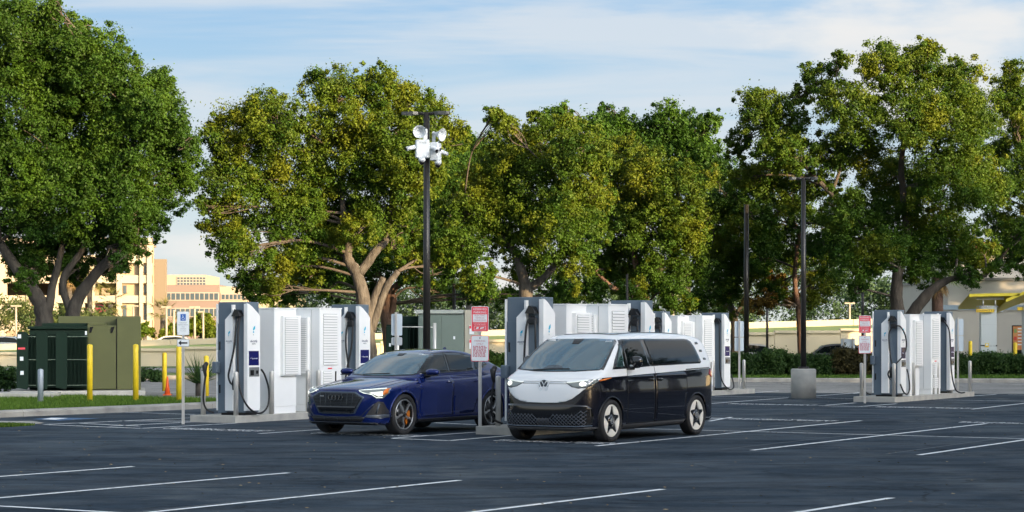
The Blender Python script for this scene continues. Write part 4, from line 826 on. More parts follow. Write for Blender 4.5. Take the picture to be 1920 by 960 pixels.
def open_arches(o, xs, rad, zc, parent, m, inner=0.60):
    """open round wheel arches in the side skin and line them with a dark tub"""
    q = bmesh.new(); q.from_mesh(o.data)
    bmesh.ops.remove_doubles(q, verts=q.verts[:], dist=1e-5); bmesh.ops.recalc_face_normals(q, faces=q.faces[:]); dele = set()
    for x in xs:
        for v in q.verts:
            if abs(v.co.y) < inner: continue
            dx, dz = v.co.x-x, v.co.z-zc; d = math.hypot(dx, dz)
            if abs(d-rad) < 0.030 and d > 1e-6: v.co.x = x+dx/d*rad; v.co.z = zc+dz/d*rad
        for f in q.faces:
            if all(abs(v.co.y) >= inner and math.hypot(v.co.x-x, v.co.z-zc) < rad+0.002 for v in f.verts): dele.add(f)
    bmesh.ops.delete(q, geom=list(dele), context='FACES'); q.to_mesh(o.data); q.free()
    for x in xs:
        for s in (1, -1):
            mb = MB(); n = 28; A = [R(-24+228*k/n) for k in range(n+1)]; ri = [[mb.b.verts.new((x+rad*math.cos(a)*1.004, s*y, zc+rad*math.sin(a)*1.004)) for a in A] for y in (inner-.04, .925)]
            for k in range(n): mb.b.faces.new((ri[0][k], ri[0][k+1], ri[1][k+1], ri[1][k]))
            mb.b.faces.new(ri[0]); mb.build('wheel_arch', m, parent)
class Skin:
    def __init__(s, bvh, parent): s.t = bvh; s.p = parent
    def hit(s, ax, u, v):
        d = {'L': ((u, 3, v), (0, -1, 0)), 'R': ((u, -3, v), (0, 1, 0)), 'F': ((4, u, v), (-1, 0, 0)), 'B': ((-4, u, v), (1, 0, 0)), 'T': ((u, v, 4), (0, 0, -1))}[ax]
        h = s.t.ray_cast(Vector(d[0]), Vector(d[1]))
        if h[0] is None:
            q = s.t.find_nearest(Vector({'L': (u, 0.9, v), 'R': (u, -0.9, v), 'F': (2.2, u, v), 'B': (-2.3, u, v), 'T': (u, v, 1.6)}[ax])); return q[0], q[1]
        n = h[1]
        if n.dot(Vector(d[1])) > 0: n = -n
        return h[0], n
    def panel(s, name, poly, ax, m, off=0.004, depth=0.012, grid=0.035, parent=None, dst=None):
        b = bmesh.new(); vs = [b.verts.new((u, v, 0)) for u, v in poly]; b.faces.new(vs)
        us = [p[0] for p in poly]; vv = [p[1] for p in poly]
        for c0, lo, hi in ((0, min(us), max(us)), (1, min(vv), max(vv))):
            q = math.ceil(lo/grid)*grid
            while q < hi:
                no = (1, 0, 0) if c0 == 0 else (0, 1, 0); bmesh.ops.bisect_plane(b, geom=b.verts[:]+b.edges[:]+b.faces[:], plane_co=(q, q, 0), plane_no=no); q += grid
        bmesh.ops.triangulate(b, faces=b.faces[:]); b.verts.ensure_lookup_table(); nrm = {}
        for v in b.verts: p, n = s.hit(ax, v.co.x, v.co.y); v.co = p+n*off; nrm[v] = n
        be = [e for e in b.edges if len(e.link_faces) == 1]; new = {}
        for e in be:
            for v in e.verts:
                if v not in new: new[v] = b.verts.new(v.co-nrm[v]*depth)
        for e in be:
            a, c = e.verts; f = b.faces.new((a, c, new[c], new[a])); f.smooth = False
        for f in b.faces:
            f.smooth = not any(v in new.values() for v in f.verts) if len(f.verts) == 3 else False
        bmesh.ops.recalc_face_normals(b, faces=b.faces[:])
        # make sure the outer surface looks outwards
        f0 = max((f for f in b.faces if len(f.verts) == 3), key=lambda f: f.calc_area()); k0 = [v for v in f0.verts if v in nrm]
        if k0 and f0.normal.dot(nrm[k0[0]]) < 0: bmesh.ops.reverse_faces(b, faces=b.faces[:])
        me = bpy.data.meshes.new(name); b.to_mesh(me); b.free(); me.materials.append(m)
        o = bpy.data.objects.new(name, me); C.objects.link(o); o.parent = parent or s.p; return o
    def wire(s, name, lines, ax, r, m, off=0.003, parent=None, kind=None, n=6, step=0.08):
        mb = MB()
        for L in lines:
            pts = []
            for (u0, v0), (u1, v1) in zip(L, L[1:]):
                k = max(1, int(math.hypot(u1-u0, v1-v0)/step))
                for q in range(k): t = q/k; p, nn = s.hit(ax, u0+(u1-u0)*t, v0+(v1-v0)*t); pts.append(p+nn*off)
            p, nn = s.hit(ax, *L[-1]); pts.append(p+nn*off); mb.tube(pts, r, n)
        o = mb.build(name, m, parent or s.p)
        if kind: o['kind'] = kind
        return o
def mirror_y(poly): return [(-a, b_) for a, b_ in poly][::-1]
def carpaint(name, col, rough=0.25, metal=0.0, flake=0.0):
    m = mat(name, col, rough, metal=metal, coat=1.0, bump=0.0, spec=0.1); m.node_tree.nodes['Principled BSDF'].inputs['Coat IOR'].default_value = 1.42; return m
glass = mat('tinted_car_glass', (0.006, 0.009, 0.010), 0.02, spec=0.5); wsglass = mat('windscreen_glass', (0.018, 0.075, 0.105), 0.02, spec=1.0, coat=1.0)  # the windscreen's teal base also stands in for reflected sky
trim = mat('black_plastic_trim', (0.018, 0.018, 0.020), 0.45); pgloss = mat('piano_black', (0.006, 0.006, 0.007), 0.06, coat=1.0); tyre = mat('tyre_rubber', (0.018, 0.018, 0.019), 0.75, bump=0.3, bs=40)
seamm = mat('panel_gap', (0.002, 0.002, 0.002), 0.8); chrome = mat('bright_trim', (0.62, 0.63, 0.64), 0.15, metal=1.0); lampglass = mat('lamp_cover', (0.22, 0.25, 0.24), 0.08, coat=1.0)
glow = mat('headlight_glow', (1.0, 0.98, 0.85), 0.2, emit=0.38); drl = mat('daytime_light', (0.9, 0.95, 0.88), 0.2, emit=0.12); amber = mat('amber_marker', (0.75, 0.20, 0.03), 0.25, emit=0.02); redl = mat('tail_lamp_red', (0.42, 0.03, 0.05), 0.12, coat=1.0)
silver = mat('alloy_silver', (0.55, 0.56, 0.57), 0.3, metal=0.85); creamrim = mat('cream_white_rim', (0.78, 0.74, 0.66), 0.35); wheelblack = mat('wheel_black', (0.010, 0.010, 0.011), 0.3); caliper = mat('orange_caliper', (0.45, 0.13, 0.01), 0.4); disc = mat('brake_disc', (0.16, 0.16, 0.16), 0.35, metal=0.8)
def wheel(parent, x, y, r, rr, w, side, style):
    """side +1 = left (outer face +Y)"""
    T = Matrix(((1, 0, 0, x), (0, 0, side, y), (0, -1*side*side, 0, r), (0, 0, 0, 1)))   # local z -> outwards
    T = Matrix.Translation((x, y, r)) @ Matrix.Rotation(R(-90*side), 4, 'X')
    e = MB(); hw = w/2
    prof = [(rr, -hw*0.7), (rr+0.012, -hw*0.92), (rr+0.04, -hw), (r-0.03, -hw*0.96), (r-0.006, -hw*0.82), (r, -hw*0.6), (r, hw*0.6), (r-0.006, hw*0.82), (r-0.03, hw*0.96), (rr+0.04, hw), (rr+0.012, hw*0.92), (rr, hw*0.7)]
    e.lathe(prof, 56, closed=True); t = e.build('tyre', tyre, None); t.data.transform(T)
    wl = MB().lathe([(0.03, hw*0.15), (rr*0.8, hw*0.2), (rr-0.004, hw*0.45), (rr-0.004, -hw*0.6), (0.03, -hw*0.6)], 40).build('wheel', wheelblack, parent); wl.data.transform(T); t.parent = wl
    if side < 0 : pass
    rim = MB(); rim.lathe([(rr-0.001, hw*0.78), (rr-0.020, hw*0.86), (rr-0.028, hw*0.80), (rr-0.012, hw*0.45)], 56, closed=True)
    if style == 'disc':
        for k in range(5):
            a0 = -90+72*k+36; P = []
            for q in range(9): a = R(a0-34.5+69*q/8); P.append(((rr-0.012)*math.cos(a), (rr-0.012)*math.sin(a)))
            for q in range(7): s_ = 1-2*q/6; a = R(a0+25*s_); ra = rr*0.50+0.22*rr*abs(s_)**2; P.append((ra*math.cos(a), ra*math.sin(a)))
            rim.prism(P, hw*0.55, hw*0.84, 'Z')
        o = rim.build('rim', creamrim, wl); o.data.transform(T)
        st = MB()
        for k in range(5):
            a0 = R(-90+72*k); c, s_ = math.cos(a0), math.sin(a0); P = [(0.06, -0.075), (rr*0.55, -0.045), (rr-0.03, -0.016), (rr-0.03, 0.016), (rr*0.55, 0.045), (0.06, 0.075)]
            st.prism([(u*c-v*s_, u*s_+v*c) for u, v in P], hw*0.5, hw*0.74, 'Z')
            for vv in (-0.018, 0.018): st.prism([((u)*c-(v)*s_, (u)*s_+(v)*c) for u, v in ((rr-0.075, vv-0.007), (rr-0.035, vv-0.007), (rr-0.035, vv+0.007), (rr-0.075, vv+0.007))], hw*0.745, hw*0.80, 'Z')
        st.lathe([(0.115, hw*0.5), (0.11, hw*0.78), (0.05, hw*0.84), (0.001, hw*0.84)], 30); o = st.build('wheel_centre', pgloss, wl); o.data.transform(T)
        cp = MB(); cp.lathe([(0.056, hw*0.86), (0.056, hw*0.90), (0.047, hw*0.90), (0.047, hw*0.86)], 26, closed=True)
        for pl in (((-0.03, 0.03), (0, -0.005), (0.03, 0.03)), ((-0.042, 0.015), (-0.018, -0.036), (0, 0.0), (0.018, -0.036), (0.042, 0.015))): cp.tube([(u, v, hw*0.88) for u, v in pl], 0.005, 6)
        o = cp.build('hub_badge', silver, wl); o.data.transform(T)
    else:
        o = rim.build('rim', silver, wl); o.data.transform(T)
        MBd = MB().lathe([(0.20, hw*0.22), (0.205, hw*0.25), (0.09, hw*0.27)], 40).build('brake_disc', disc, wl); MBd.data.transform(T)
        cl = MB(); ang = [R(a) for a in (-38, -22, 0, 22, 38)]; ca = R(180 if x < 0 else 0)
        P = [(0.225*math.cos(a+R(160)), 0.225*math.sin(a+R(160))) for a in ang]+[(0.13*math.cos(a+R(160)), 0.13*math.sin(a+R(160))) for a in ang[::-1]]
        cl.prism(P, hw*0.28, hw*0.50, 'Z')
        if x > 0: o = cl.build('brake_caliper', caliper, wl); o.data.transform(T)
        for k in range(5):
            sp = MB(); a0 = R(-78+72*k); c, s_ = math.cos(a0), math.sin(a0)
            Z = [(0.035, -0.016), (rr*0.50, 0.012), (rr*0.66, 0.055), (rr*0.96, 0.040), (rr*0.97, 0.085), (rr*0.70, 0.095), (rr*0.44, 0.048), (0.035, 0.016)]
            sp.prism([(u*c-v*s_, u*s_+v*c) for u, v in Z], hw*0.55, hw*0.80, 'Z')
            Z = [(rr*0.62, 0.045), (rr*0.95, -0.055), (rr*0.95, -0.085), (rr*0.80, -0.050), (rr*0.56, 0.028)]
            sp.prism([(u*c-v*s_, u*s_+v*c) for u, v in Z], hw*0.5, hw*0.72, 'Z', mi=1)
            o = sp.build('spoke', [silver, wheelblack], wl); o.data.transform(T)
        o = MB().lathe([(0.05, hw*0.5), (0.048, hw*0.82), (0.001, hw*0.84)], 24).build('hub_cap', wheelblack, wl); o.data.transform(T)
    return wl
def car_root(name, O, th, label, cat):
    F = Vector((-math.sin(th), -math.cos(th), 0)); return empty(name, (O[0], O[1], 0), math.atan2(F.y, F.x), label, cat)
# ------------------------------------------------------------ two-tone electric van
def van():
    r = car_root('van', (1.79, 39.10), R(32), 'black electric van with white upper body and nose, headlights on, parked in front', 'van')
    bl = carpaint('van_black_paint', (0.006, 0.007, 0.013), 0.12); wh = carpaint('van_white_paint', (0.84, 0.85, 0.85), 0.3)
    side = catmull([(2.22, .20), (2.33, .25), (2.385, .40), (2.39, .60), (2.375, .80), (2.34, .96), (2.27, 1.08), (2.15, 1.17), (1.98, 1.235), (1.72, 1.40), (1.40, 1.605), (1.14, 1.765), (0.98, 1.845), (0.75, 1.895), (0.2, 1.925), (-.6, 1.935), (-1.4, 1.92), (-1.95, 1.875), (-2.15, 1.81), (-2.26, 1.68), (-2.40, 1.30), (-2.50, 1.05), (-2.53, .80), (-2.52, .50), (-2.45, .28), (-2.2, .22), (-1.2, .20), (0, .19), (1.2, .19)], 4, True)
    plan = catmull([(2.42, 0), (2.41, .35), (2.36, .62), (2.22, .82), (1.98, .945), (1.6, 1.0), (0, 1.01), (-1.6, 1.0), (-2.1, .97), (-2.38, .90), (-2.52, .72), (-2.56, .3), (-2.56, -.6), (2.42, -.6)], 3, False)
    zz = [0.1, .22, .32, .6, .9, 1.12, 1.3, 1.8, 2.0]; hh = [.88, .93, .962, .985, .985, .968, .938, .80, .74]
    def fn(x, y, z):
        ay = np.abs(y); xp = x+0.16*ay**2*sstep(0.6, 1.9, x)*sstep(0.9, 1.3, z)-0.05*ay**2*sstep(-1.6, -2.3, x)*0
        a = sdf_poly(xp, z+0.05*ay**2*sstep(1.5, 1.8, z), side); b = ay-np.interp(z, zz, hh); c = sdf_poly(x, ay, plan)
        c = np.where((x < 2.3) & (x > -2.4) & (ay < .5), -0.5, c)
        return smax(smax(a, b, 0.07), c, 0.05)
    Vv, F = shell(fn, (0, 0, .95), (1.6, .35, .35), (3.2, 1.6, 1.9), (130, 56, 56))
    body = npmesh('body', Vv, F, [bl, seamm], r, smooth=True); bvh = BVHTree.FromPolygons([tuple(v) for v in Vv], [tuple(f) for f in F]); K = Skin(bvh, r)
    open_arches(body, (1.62, -1.62), 0.405, 0.375, r, trim)
    # split along the two-tone line: the upper shell is its own part
    nrm = Vector((0.0287, 0, 1)).normalized(); pc = Vector((0, 0, 1.178)); me2 = body.data.copy(); 
    b = bmesh.new(); b.from_mesh(body.data); bmesh.ops.bisect_plane(b, geom=b.verts[:]+b.edges[:]+b.faces[:], plane_co=pc, plane_no=nrm, clear_outer=True); b.to_mesh(body.data); b.free()
    b = bmesh.new(); b.from_mesh(me2); bmesh.ops.bisect_plane(b, geom=b.verts[:]+b.edges[:]+b.faces[:], plane_co=pc, plane_no=nrm, clear_inner=True); b.to_mesh(me2); b.free(); me2.name = 'upper_body'
    me2.materials[0] = wh; up = bpy.data.objects.new('upper_body', me2); C.objects.link(up); up.parent = r; tag(up, 'white upper shell')
    for me in (body.data, me2): smooth_faces(me)
    # nose
    hv = [(0, .69), (.30, .695), (.45, .715), (.58, .765), (.70, .86), (.80, .96), (.88, 1.03), (.93, 1.10), (.93, 1.115), (0, 1.118)]
    K.panel('nose_panel', [(-a, z) for a, z in hv[::-1] if a > 0]+hv[:-1], 'F', wh, 0.008)
    K.wire('nose_panel_gap', [[(-a, z) for a, z in hv[7::-1] if a > 0]+hv[:8]], 'F', 0.006, seamm, 0.001)
    ws = [(-.80, 1.262), (-.4, 1.238), (0, 1.232), (.4, 1.238), (.80, 1.262), (.845, 1.31), (.79, 1.52), (.715, 1.74), (.67, 1.775), (.3, 1.79), (-.3, 1.79), (-.67, 1.775), (-.715, 1.74), (-.79, 1.52), (-.845, 1.31)]
    K.panel('windscreen_surround', [(u*1.03, 1.52+(z-1.52)*1.04) for u, z in ws], 'F', pgloss, 0.004); wsp = K.panel('windscreen', ws, 'F', wsglass, 0.010)
    K.panel('sensor_housing', [(-.07, 1.70), (.07, 1.70), (.10, 1.785), (-.10, 1.785)], 'F', trim, 0.014, parent=wsp)
    K.wire('wiper', [[(-.45, 1.235), (-.10, 1.255), (.28, 1.262)]], 'F', 0.011, trim, 0.02)
    K.panel('painted_dashboard_reflection', [(-.30, 1.25), (.14, 1.25), (.10, 1.31), (-.05, 1.335), (-.2, 1.32)], 'F', mat('dashboard_grey', (0.05, 0.07, 0.085), 0.3), 0.0125, 0.002, parent=wsp)  # grey shape painted on the glass as the dashboard's reflection
    for sgn in (1, -1):
        f = (lambda P: P) if sgn > 0 else mirror_y; L = 'L' if sgn > 0 else 'R'
        dlo = [(1.55, 1.264), (1.02, 1.275), (.14, 1.305), (-1.83, 1.335), (-1.88, 1.36), (-1.87, 1.42), (-1.76, 1.63), (-1.66, 1.745), (-1.55, 1.785), (-1.4, 1.795), (.3, 1.80), (.95, 1.79), (1.02, 1.772), (1.20, 1.60), (1.40, 1.43)]
        gl = K.panel('window_band', dlo, L, pgloss, 0.006)
        K.panel('quarter_window', [(1.42, 1.30), (1.13, 1.30), (1.08, 1.68), (1.11, 1.70), (1.16, 1.62), (1.30, 1.46)], L, mat('quarter_glass', (0.02, 0.05, 0.048), 0.03, coat=1.0), 0.011, parent=gl)
        K.panel('front_side_window', [(1.01, 1.29), (.19, 1.318), (.30, 1.75), (.34, 1.775), (.95, 1.765), (.99, 1.72)], L, glass, 0.011, parent=gl)
        K.panel('rear_side_window', [(.06, 1.325), (-1.78, 1.352), (-1.83, 1.40), (-1.72, 1.62), (-1.62, 1.72), (-1.50, 1.765), (.18, 1.78)], L, glass, 0.011, parent=gl)
        K.wire('window_seam', [[(1.03, 1.28), (1.01, 1.78)]], L, 0.004, trim, 0.008, parent=gl)
        K.wire('windscreen_pillar', [f([(.855, 1.262), (.845, 1.32), (.795, 1.53), (.725, 1.74)])], 'F', .026, pgloss, -.004)
        K.wire('door_gap', [[(1.03, 1.27), (1.05, 1.16), (1.06, .30)], [(.02, 1.30), (0, 1.15), (0, .30)], [(-1.22, 1.24), (-1.22, .80)], [(1.06, .295), (-1.18, .31)]], L, 0.006, seamm, 0.0)
        # doors as proud panels
        dp = K.panel('front_door', [(1.045, 1.135), (.012, 1.165), (.012, .305), (1.045, .30)], L, bl, 0.0012, 0.003, grid=.08)
        dq = K.panel('sliding_door', [(-.012, 1.165), (-1.10, 1.198), (-1.20, 1.198), (-1.205, .80), (-1.17, .62), (-1.17, .315), (-.012, .306)], L, bl, 0.0012, 0.003, grid=.08)
        for x, pp in ((.17, dp), (-.14, dq)):
            K.panel('handle_recess', rrect(x-.11, x+.11, 1.035, 1.095, .03), L, seamm, 0.004, 0.004, parent=pp); h_ = K.wire('door_handle', [[(x-.09, 1.07), (x+.09, 1.075)]], L, 0.013, pgloss, 0.022, parent=pp)
        K.panel('sill', [(1.18, .205), (1.18, .290), (-1.15, .305), (-1.15, .22)], L, mat('grey_sill_plastic', (0.045, 0.045, 0.047), 0.5), 0.012, 0.02)
        K.panel('door_rail', [(-1.22, 1.222), (-2.2, 1.245), (-2.2, 1.262), (-1.22, 1.240)], L, seamm, 0.004)
        for q, (x, z) in enumerate(((-1.86, 1.715), (-1.955, 1.57), (-2.04, 1.42))):
            o = K.panel('pillar_slot', rrect(x-.075, x+.045, z-.022, z+.022, .018), L, pgloss, 0.006); K.panel('slot_insert', rrect(x-.05, x+.02, z-.010, z+.010, .008), L, chrome, 0.010, parent=o)
        K.panel('tail_lamp', [(-2.16, 1.13), (-2.28, 1.07), (-2.47, 1.07), (-2.43, 1.225), (-2.22, 1.22)], L, redl, 0.008)
        K.panel('corner_marker', [(1.62, 1.115), (1.82, 1.085), (2.0, 1.065), (2.0, 1.09), (1.82, 1.112), (1.64, 1.126)], L, amber, 0.007)
        lamp_ = [(.43, 1.035), (.60, 1.058), (.78, 1.085), (.905, 1.105), (.915, 1.06), (.86, 1.005), (.78, .965), (.68, .952), (.56, .975)]
        lm = K.panel('headlight', f(lamp_), 'F', lampglass, 0.009)
        K.wire('light_guide', [f([(.44, 1.035), (.62, 1.053), (.78, 1.078), (.89, 1.095)])], 'F', 0.006, drl, 0.012, parent=lm); K.wire('light_surround', [f([(.43, 1.035), (.56, .97), (.68, .947), (.78, .96), (.86, 1.0)])], 'F', 0.008, trim, 0.009, parent=lm)
        cx = .735*sgn; K.panel('projector', [(cx+.052*math.cos(R(a)), 1.018+.036*math.sin(R(a))) for a in range(0, 360, 30)], 'F', glow, 0.014, 0.004, parent=lm)
        K.wire('light_bar', [f([(.10, 1.036), (.43, 1.036)])], 'F', 0.010, drl if False else signwhite, 0.006); K.wire('light_bar_edge', [f([(.10, 1.054), (.44, 1.054)]), f([(.10, 1.018), (.44, 1.018)])], 'F', 0.006, trim, 0.004)
        # mirror
        mz = 1.39; mr = MB().lathe([(0.001, -.12), (.06, -.11), (.092, -.05), (.098, .03), (.085, .09), (.05, .112), (.001, .118)], 20, M=Matrix.Translation((1.0, sgn*1.10, mz)) @ Matrix.Diagonal((0.75, 1.25, 0.92, 1))).build('door_mirror', pgloss, r)
        MB().tube([(1.0, sgn*1.16, mz-.055), (1.05, sgn*1.05, mz-.06), (1.04, sgn*1.0, mz-.062)], .014, 8).build('turn_signal', signwhite, mr); MB().tube([(1.0, sgn*.92, mz-.11), (1.0, sgn*1.05, mz-.09)], [.04, .05], 10).build('mirror_arm', pgloss, mr)
        for x in (1.62, -1.62): wheel(r, x, sgn*.858, .372, .285, .235, sgn, 'disc')
        # wheel arch lips
        for x in (1.62, -1.62):
            pts = []
            for a in range(-4, 185, 8):
                u, z = x+.412*math.cos(R(a)), .375+.412*math.sin(R(a)); p, n_ = K.hit(L, u, max(z, .24)); pts.append(p+n_*0.002)
            MB().tube(pts, .012, 8).build('arch_lip', bl, r)
    # badge
    hp, hn = K.hit('F', 0, .985); bd = empty('badge_pivot', (0, 0, 0)); bpy.data.objects.remove(bd)
    Mb = Matrix.Translation(hp+hn*0.012) @ Matrix(((0, 0, 1, 0), (1, 0, 0, 0), (0, 1, 0, 0), (0, 0, 0, 1))) @ Matrix.Rotation(R(-8), 4, 'X')
    base = MB().lathe([(.108, -.012), (.108, .0), (.001, .0)], 40).build('round_badge', mat('badge_dark', (0.06, 0.07, 0.08), 0.2), r); base.data.transform(Mb)
    st = MB().lathe([(.110, -.002), (.110, .010), (.094, .010), (.094, -.002)], 40, closed=True)
    for pl in (((-.052, .083), (0, .008), (.052, .083)), ((-.088, .038), (-.042, -.075), (0, -.006), (.042, -.075), (.088, .038))): st.tube([(u, v, .004) for u, v in pl], .0095, 6)
    o = st.build('emblem', signwhite, base); o.data.transform(Mb)
    # lower grille: gloss panel, mesh, lip
    K.panel('grille_surround', [(-.86, .60), (-.80, .655), (-.6, .665), (.6, .665), (.80, .655), (.86, .60), (.88, .42), (.86, .32), (.60, .28), (-.60, .28), (-.86, .32), (-.88, .42)], 'F', pgloss, 0.003)
    gl = []; zl, zh = .295, .56
    for q in range(-16, 17):
        y = q*.072
        for d in (1, -1):
            L_ = [];
            for t in (0, .25, .5, .75, 1):
                yy = y+d*t*.30; z_ = zl+(zh-zl)*t
                lim = .49+.09*min(1, abs(yy)/.8)**2
                if abs(yy) < .84 and z_ < lim: L_.append((yy, z_))
            if len(L_) > 1: gl.append(L_)
    K.wire('grille_mesh', gl, 'F', .0055, mat('grille_lattice', (0.07, 0.08, 0.10), 0.25), .006, kind='stuff', n=5)
    K.panel('radar_cover', rrect(-.12, .12, .31, .42, .02), 'F', trim, .008); K.panel('lower_lip', [(-.90, .215), (-.90, .275), (-.6, .262), (.6, .262), (.90, .275), (.90, .215)], 'F', mat('grey_sill_plastic', (0.045, 0.045, 0.047), 0.5), .012, .02)
    K.wire('grille_lower_edge', [[(-.86, .30), (-.6, .288), (.6, .288), (.86, .30)]], 'F', .009, mat('grille_edge_blue', (0.10, 0.13, 0.17), 0.3), .008)
    K.panel('roof_glass', rrect(-1.7, .80, -.56, .56, .12), 'T', pgloss, .006, grid=.12)
    text('0012345', .03, signwhite, wsp, Matrix(((0, 0, 1, 1.255), (1, 0, 0, .60), (0, 1, 0, 1.74), (0, 0, 0, 1))), 'sticker_text') if False else K.panel('sticker', [(.55, 1.735), (.66, 1.735), (.66, 1.755), (.55, 1.755)], 'F', signgrey, .0125, .001, parent=wsp)
    return r
van()
# ------------------------------------------------------------ blue sportback
def sportback():
    r = car_root('parked_car', (-1.973, 41.567), R(33.5), 'dark blue fastback suv with black grille, orange brake caliper and headlights on', 'car')
    blue = carpaint('metallic_blue_paint', (0.006, 0.018, 0.12), 0.16, metal=0.4)
    side = catmull([(2.05, .20), (2.22, .215), (2.30, .27), (2.335, .40), (2.35, .55), (2.345, .70), (2.325, .80), (2.27, .868), (2.12, .915), (1.8, .975), (1.4, 1.035), (1.08, 1.075), (.6, 1.10), (-.4, 1.11), (-1.1, 1.13), (-1.7, 1.175), (-2.15, 1.175), (-2.36, 1.15), (-2.42, 1.05), (-2.46, .85), (-2.46, .62), (-2.42, .40), (-2.3, .27), (-2.0, .22), (-1.0, .20), (0, .195), (1.2, .195)], 4, True)
    plan = catmull([(2.37, 0), (2.36, .35), (2.30, .62), (2.17, .80), (1.95, .905), (1.6, .965), (0.9, .975), (-.6, .975), (-1.5, .975), (-2.0, .94), (-2.32, .82), (-2.46, .60), (-2.50, .3), (-2.5, -.6), (2.37, -.6)], 3, False)
    zz = [.1, .2, .30, .5, .72, .85, .93, 1.02, 1.12, 1.22]; hh = [.84, .885, .915, .935, .962, .968, .955, .93, .885, .80]
    def fn(x, y, z):
        ay = np.abs(y); xp = x+0.05*ay**2*sstep(1.2, 2.2, x)*sstep(.6, .9, z)
        a = sdf_poly(xp, z+0.085*ay**2*sstep(.7, .9, z), side); waist = -0.022*np.exp(-((z-.62)/.16)**2)*sstep(1.3, .9, np.abs(x)); b = ay-(np.interp(z, zz, hh)+waist); c = sdf_poly(x, ay, plan)
        c = np.where((x < 2.2) & (x > -2.3) & (ay < .45), -0.5, c); return smax(smax(a, b, 0.035), c, 0.04)
    Vv, F = shell(fn, (0, 0, .62), (1.7, .35, .15), (3.0, 1.5, 1.1), (150, 60, 44))
    gside = catmull([(1.16, 1.03), (1.02, 1.105), (.66, 1.305), (.36, 1.462), (.10, 1.55), (-.3, 1.600), (-.75, 1.592), (-1.2, 1.525), (-1.7, 1.37), (-2.1, 1.225), (-2.32, 1.155), (-2.2, .95), (-1, .9), (.8, .9)], 4, True)
    def fg(x, y, z):
        ay = np.abs(y); xp = x+0.17*ay**2*sstep(-.2, .7, x); hw = np.interp(z, [.95, 1.10, 1.18, 1.48, 1.62], [.885, .875, .845, .665, .585])*(1-.13*sstep(-.9, -2.3, x))
        return smax(sdf_poly(xp, z+.06*ay**2*sstep(1.3, 1.5, z), gside), ay-hw, .05)
    Vg, Fg = shell(fg, (-.4, 0, 1.12), (1.0, .3, .1), (2.6, 1.3, .9), (110, 50, 36))
    allV = [tuple(v) for v in Vv]+[tuple(v) for v in Vg]; n0 = len(Vv); allF = [tuple(f) for f in F]+[tuple(int(q)+n0 for q in f) for f in Fg]
    body = npmesh('body', Vv, F, [blue, seamm], r, smooth=True); K = Skin(BVHTree.FromPolygons(allV, allF), r); open_arches(body, (1.464, -1.464), 0.415, 0.39, r, trim); smooth_faces(body.data)
    npmesh('roof', Vg, Fg, blue, r, smooth=True)
    ws = [(-.72, 1.118), (-.35, 1.098), (0, 1.092), (.35, 1.098), (.72, 1.118), (.755, 1.15), (.70, 1.30), (.63, 1.455), (.58, 1.492), (.3, 1.512), (0, 1.516), (-.3, 1.512), (-.58, 1.492), (-.63, 1.455), (-.70, 1.30), (-.755, 1.15)]
    K.panel('windscreen_surround', [(u*1.025, 1.305+(z-1.305)*1.045) for u, z in ws], 'F', pgloss, 0.004); wsp = K.panel('windscreen', ws, 'F', wsglass, 0.010)
    K.wire('wiper', [[(-.40, 1.105), (-.1, 1.12), (.22, 1.128)]], 'F', .009, trim, .014)
    K.panel('sensor_housing', [(-.06, 1.46), (.06, 1.46), (.09, 1.505), (-.09, 1.505)], 'F', trim, .014, parent=wsp)
    K.wire('bonnet_gap', [[(2.20, -.62), (2.28, -.3), (2.29, 0), (2.28, .3), (2.20, .62)], [(2.2, .62), (1.7, .76), (1.05, .80)], [(2.2, -.62), (1.7, -.76), (1.05, -.80)]], 'T', .004, seamm, 0)
    K.wire('bonnet_crease', [[(2.18, .50), (1.8, .58), (1.1, .66)], [(2.18, -.50), (1.8, -.58), (1.1, -.66)]], 'T', .008, blue, -.002)
    for sgn in (1, -1):
        f = (lambda P: P) if sgn > 0 else mirror_y; L = 'L' if sgn > 0 else 'R'
        dlo = [(.97, 1.125), (-.05, 1.148), (-.98, 1.18), (-1.40, 1.235), (-1.56, 1.285), (-1.50, 1.315), (-1.25, 1.405), (-1.0, 1.47), (-.7, 1.515), (-.3, 1.53), (.10, 1.515), (.36, 1.445), (.66, 1.30)]
        gl = K.panel('window_band', dlo, L, pgloss, .006)
        K.panel('front_side_window', [(.80, 1.152), (-.05, 1.168), (-.16, 1.50), (.10, 1.49), (.33, 1.43), (.60, 1.30)], L, glass, .011, parent=gl)
        K.panel('rear_side_window', [(-.12, 1.170), (-.92, 1.197), (-1.07, 1.43), (-.75, 1.487), (-.30, 1.505), (-.225, 1.505)], L, glass, .011, parent=gl)
        K.panel('quarter_window', [(-1.0, 1.20), (-1.38, 1.25), (-1.50, 1.287), (-1.40, 1.33), (-1.14, 1.415)], L, glass, .011, parent=gl)
        K.wire('window_trim', [dlo+[dlo[0]]], L, .005, mat('dark_satin_trim', (0.10, 0.11, 0.12), 0.25, metal=0.7), .004, parent=gl)
        K.wire('pillar_line', [[(-.06, 1.155), (-.185, 1.52)]], L, .006, mat('dark_satin_trim', (0.10, 0.11, 0.12), 0.25, metal=0.7), .008, parent=gl)
        K.wire('door_gap', [[(.96, 1.11), (.99, .95), (1.0, .40), (.9, .31)], [(-.10, 1.14), (-.13, .95), (-.14, .33)], [(-.98, 1.16), (-1.12, .92), (-1.0, .62), (-.92, .40)], [(.9, .31), (-.85, .34)]], L, .0035, seamm, 0)
        dp = K.panel('front_door', [(.975, 1.07), (.975, .42), (.88, .325), (-.128, .345), (-.118, .95), (-.10, 1.095)], L, blue, .0012, .003, grid=.07)
        dq = K.panel('rear_door', [(-.112, 1.095), (-.130, .95), (-.152, .345), (-.82, .36), (-.97, .60), (-1.10, .90), (-.98, 1.11)], L, blue, .0012, .003, grid=.07)
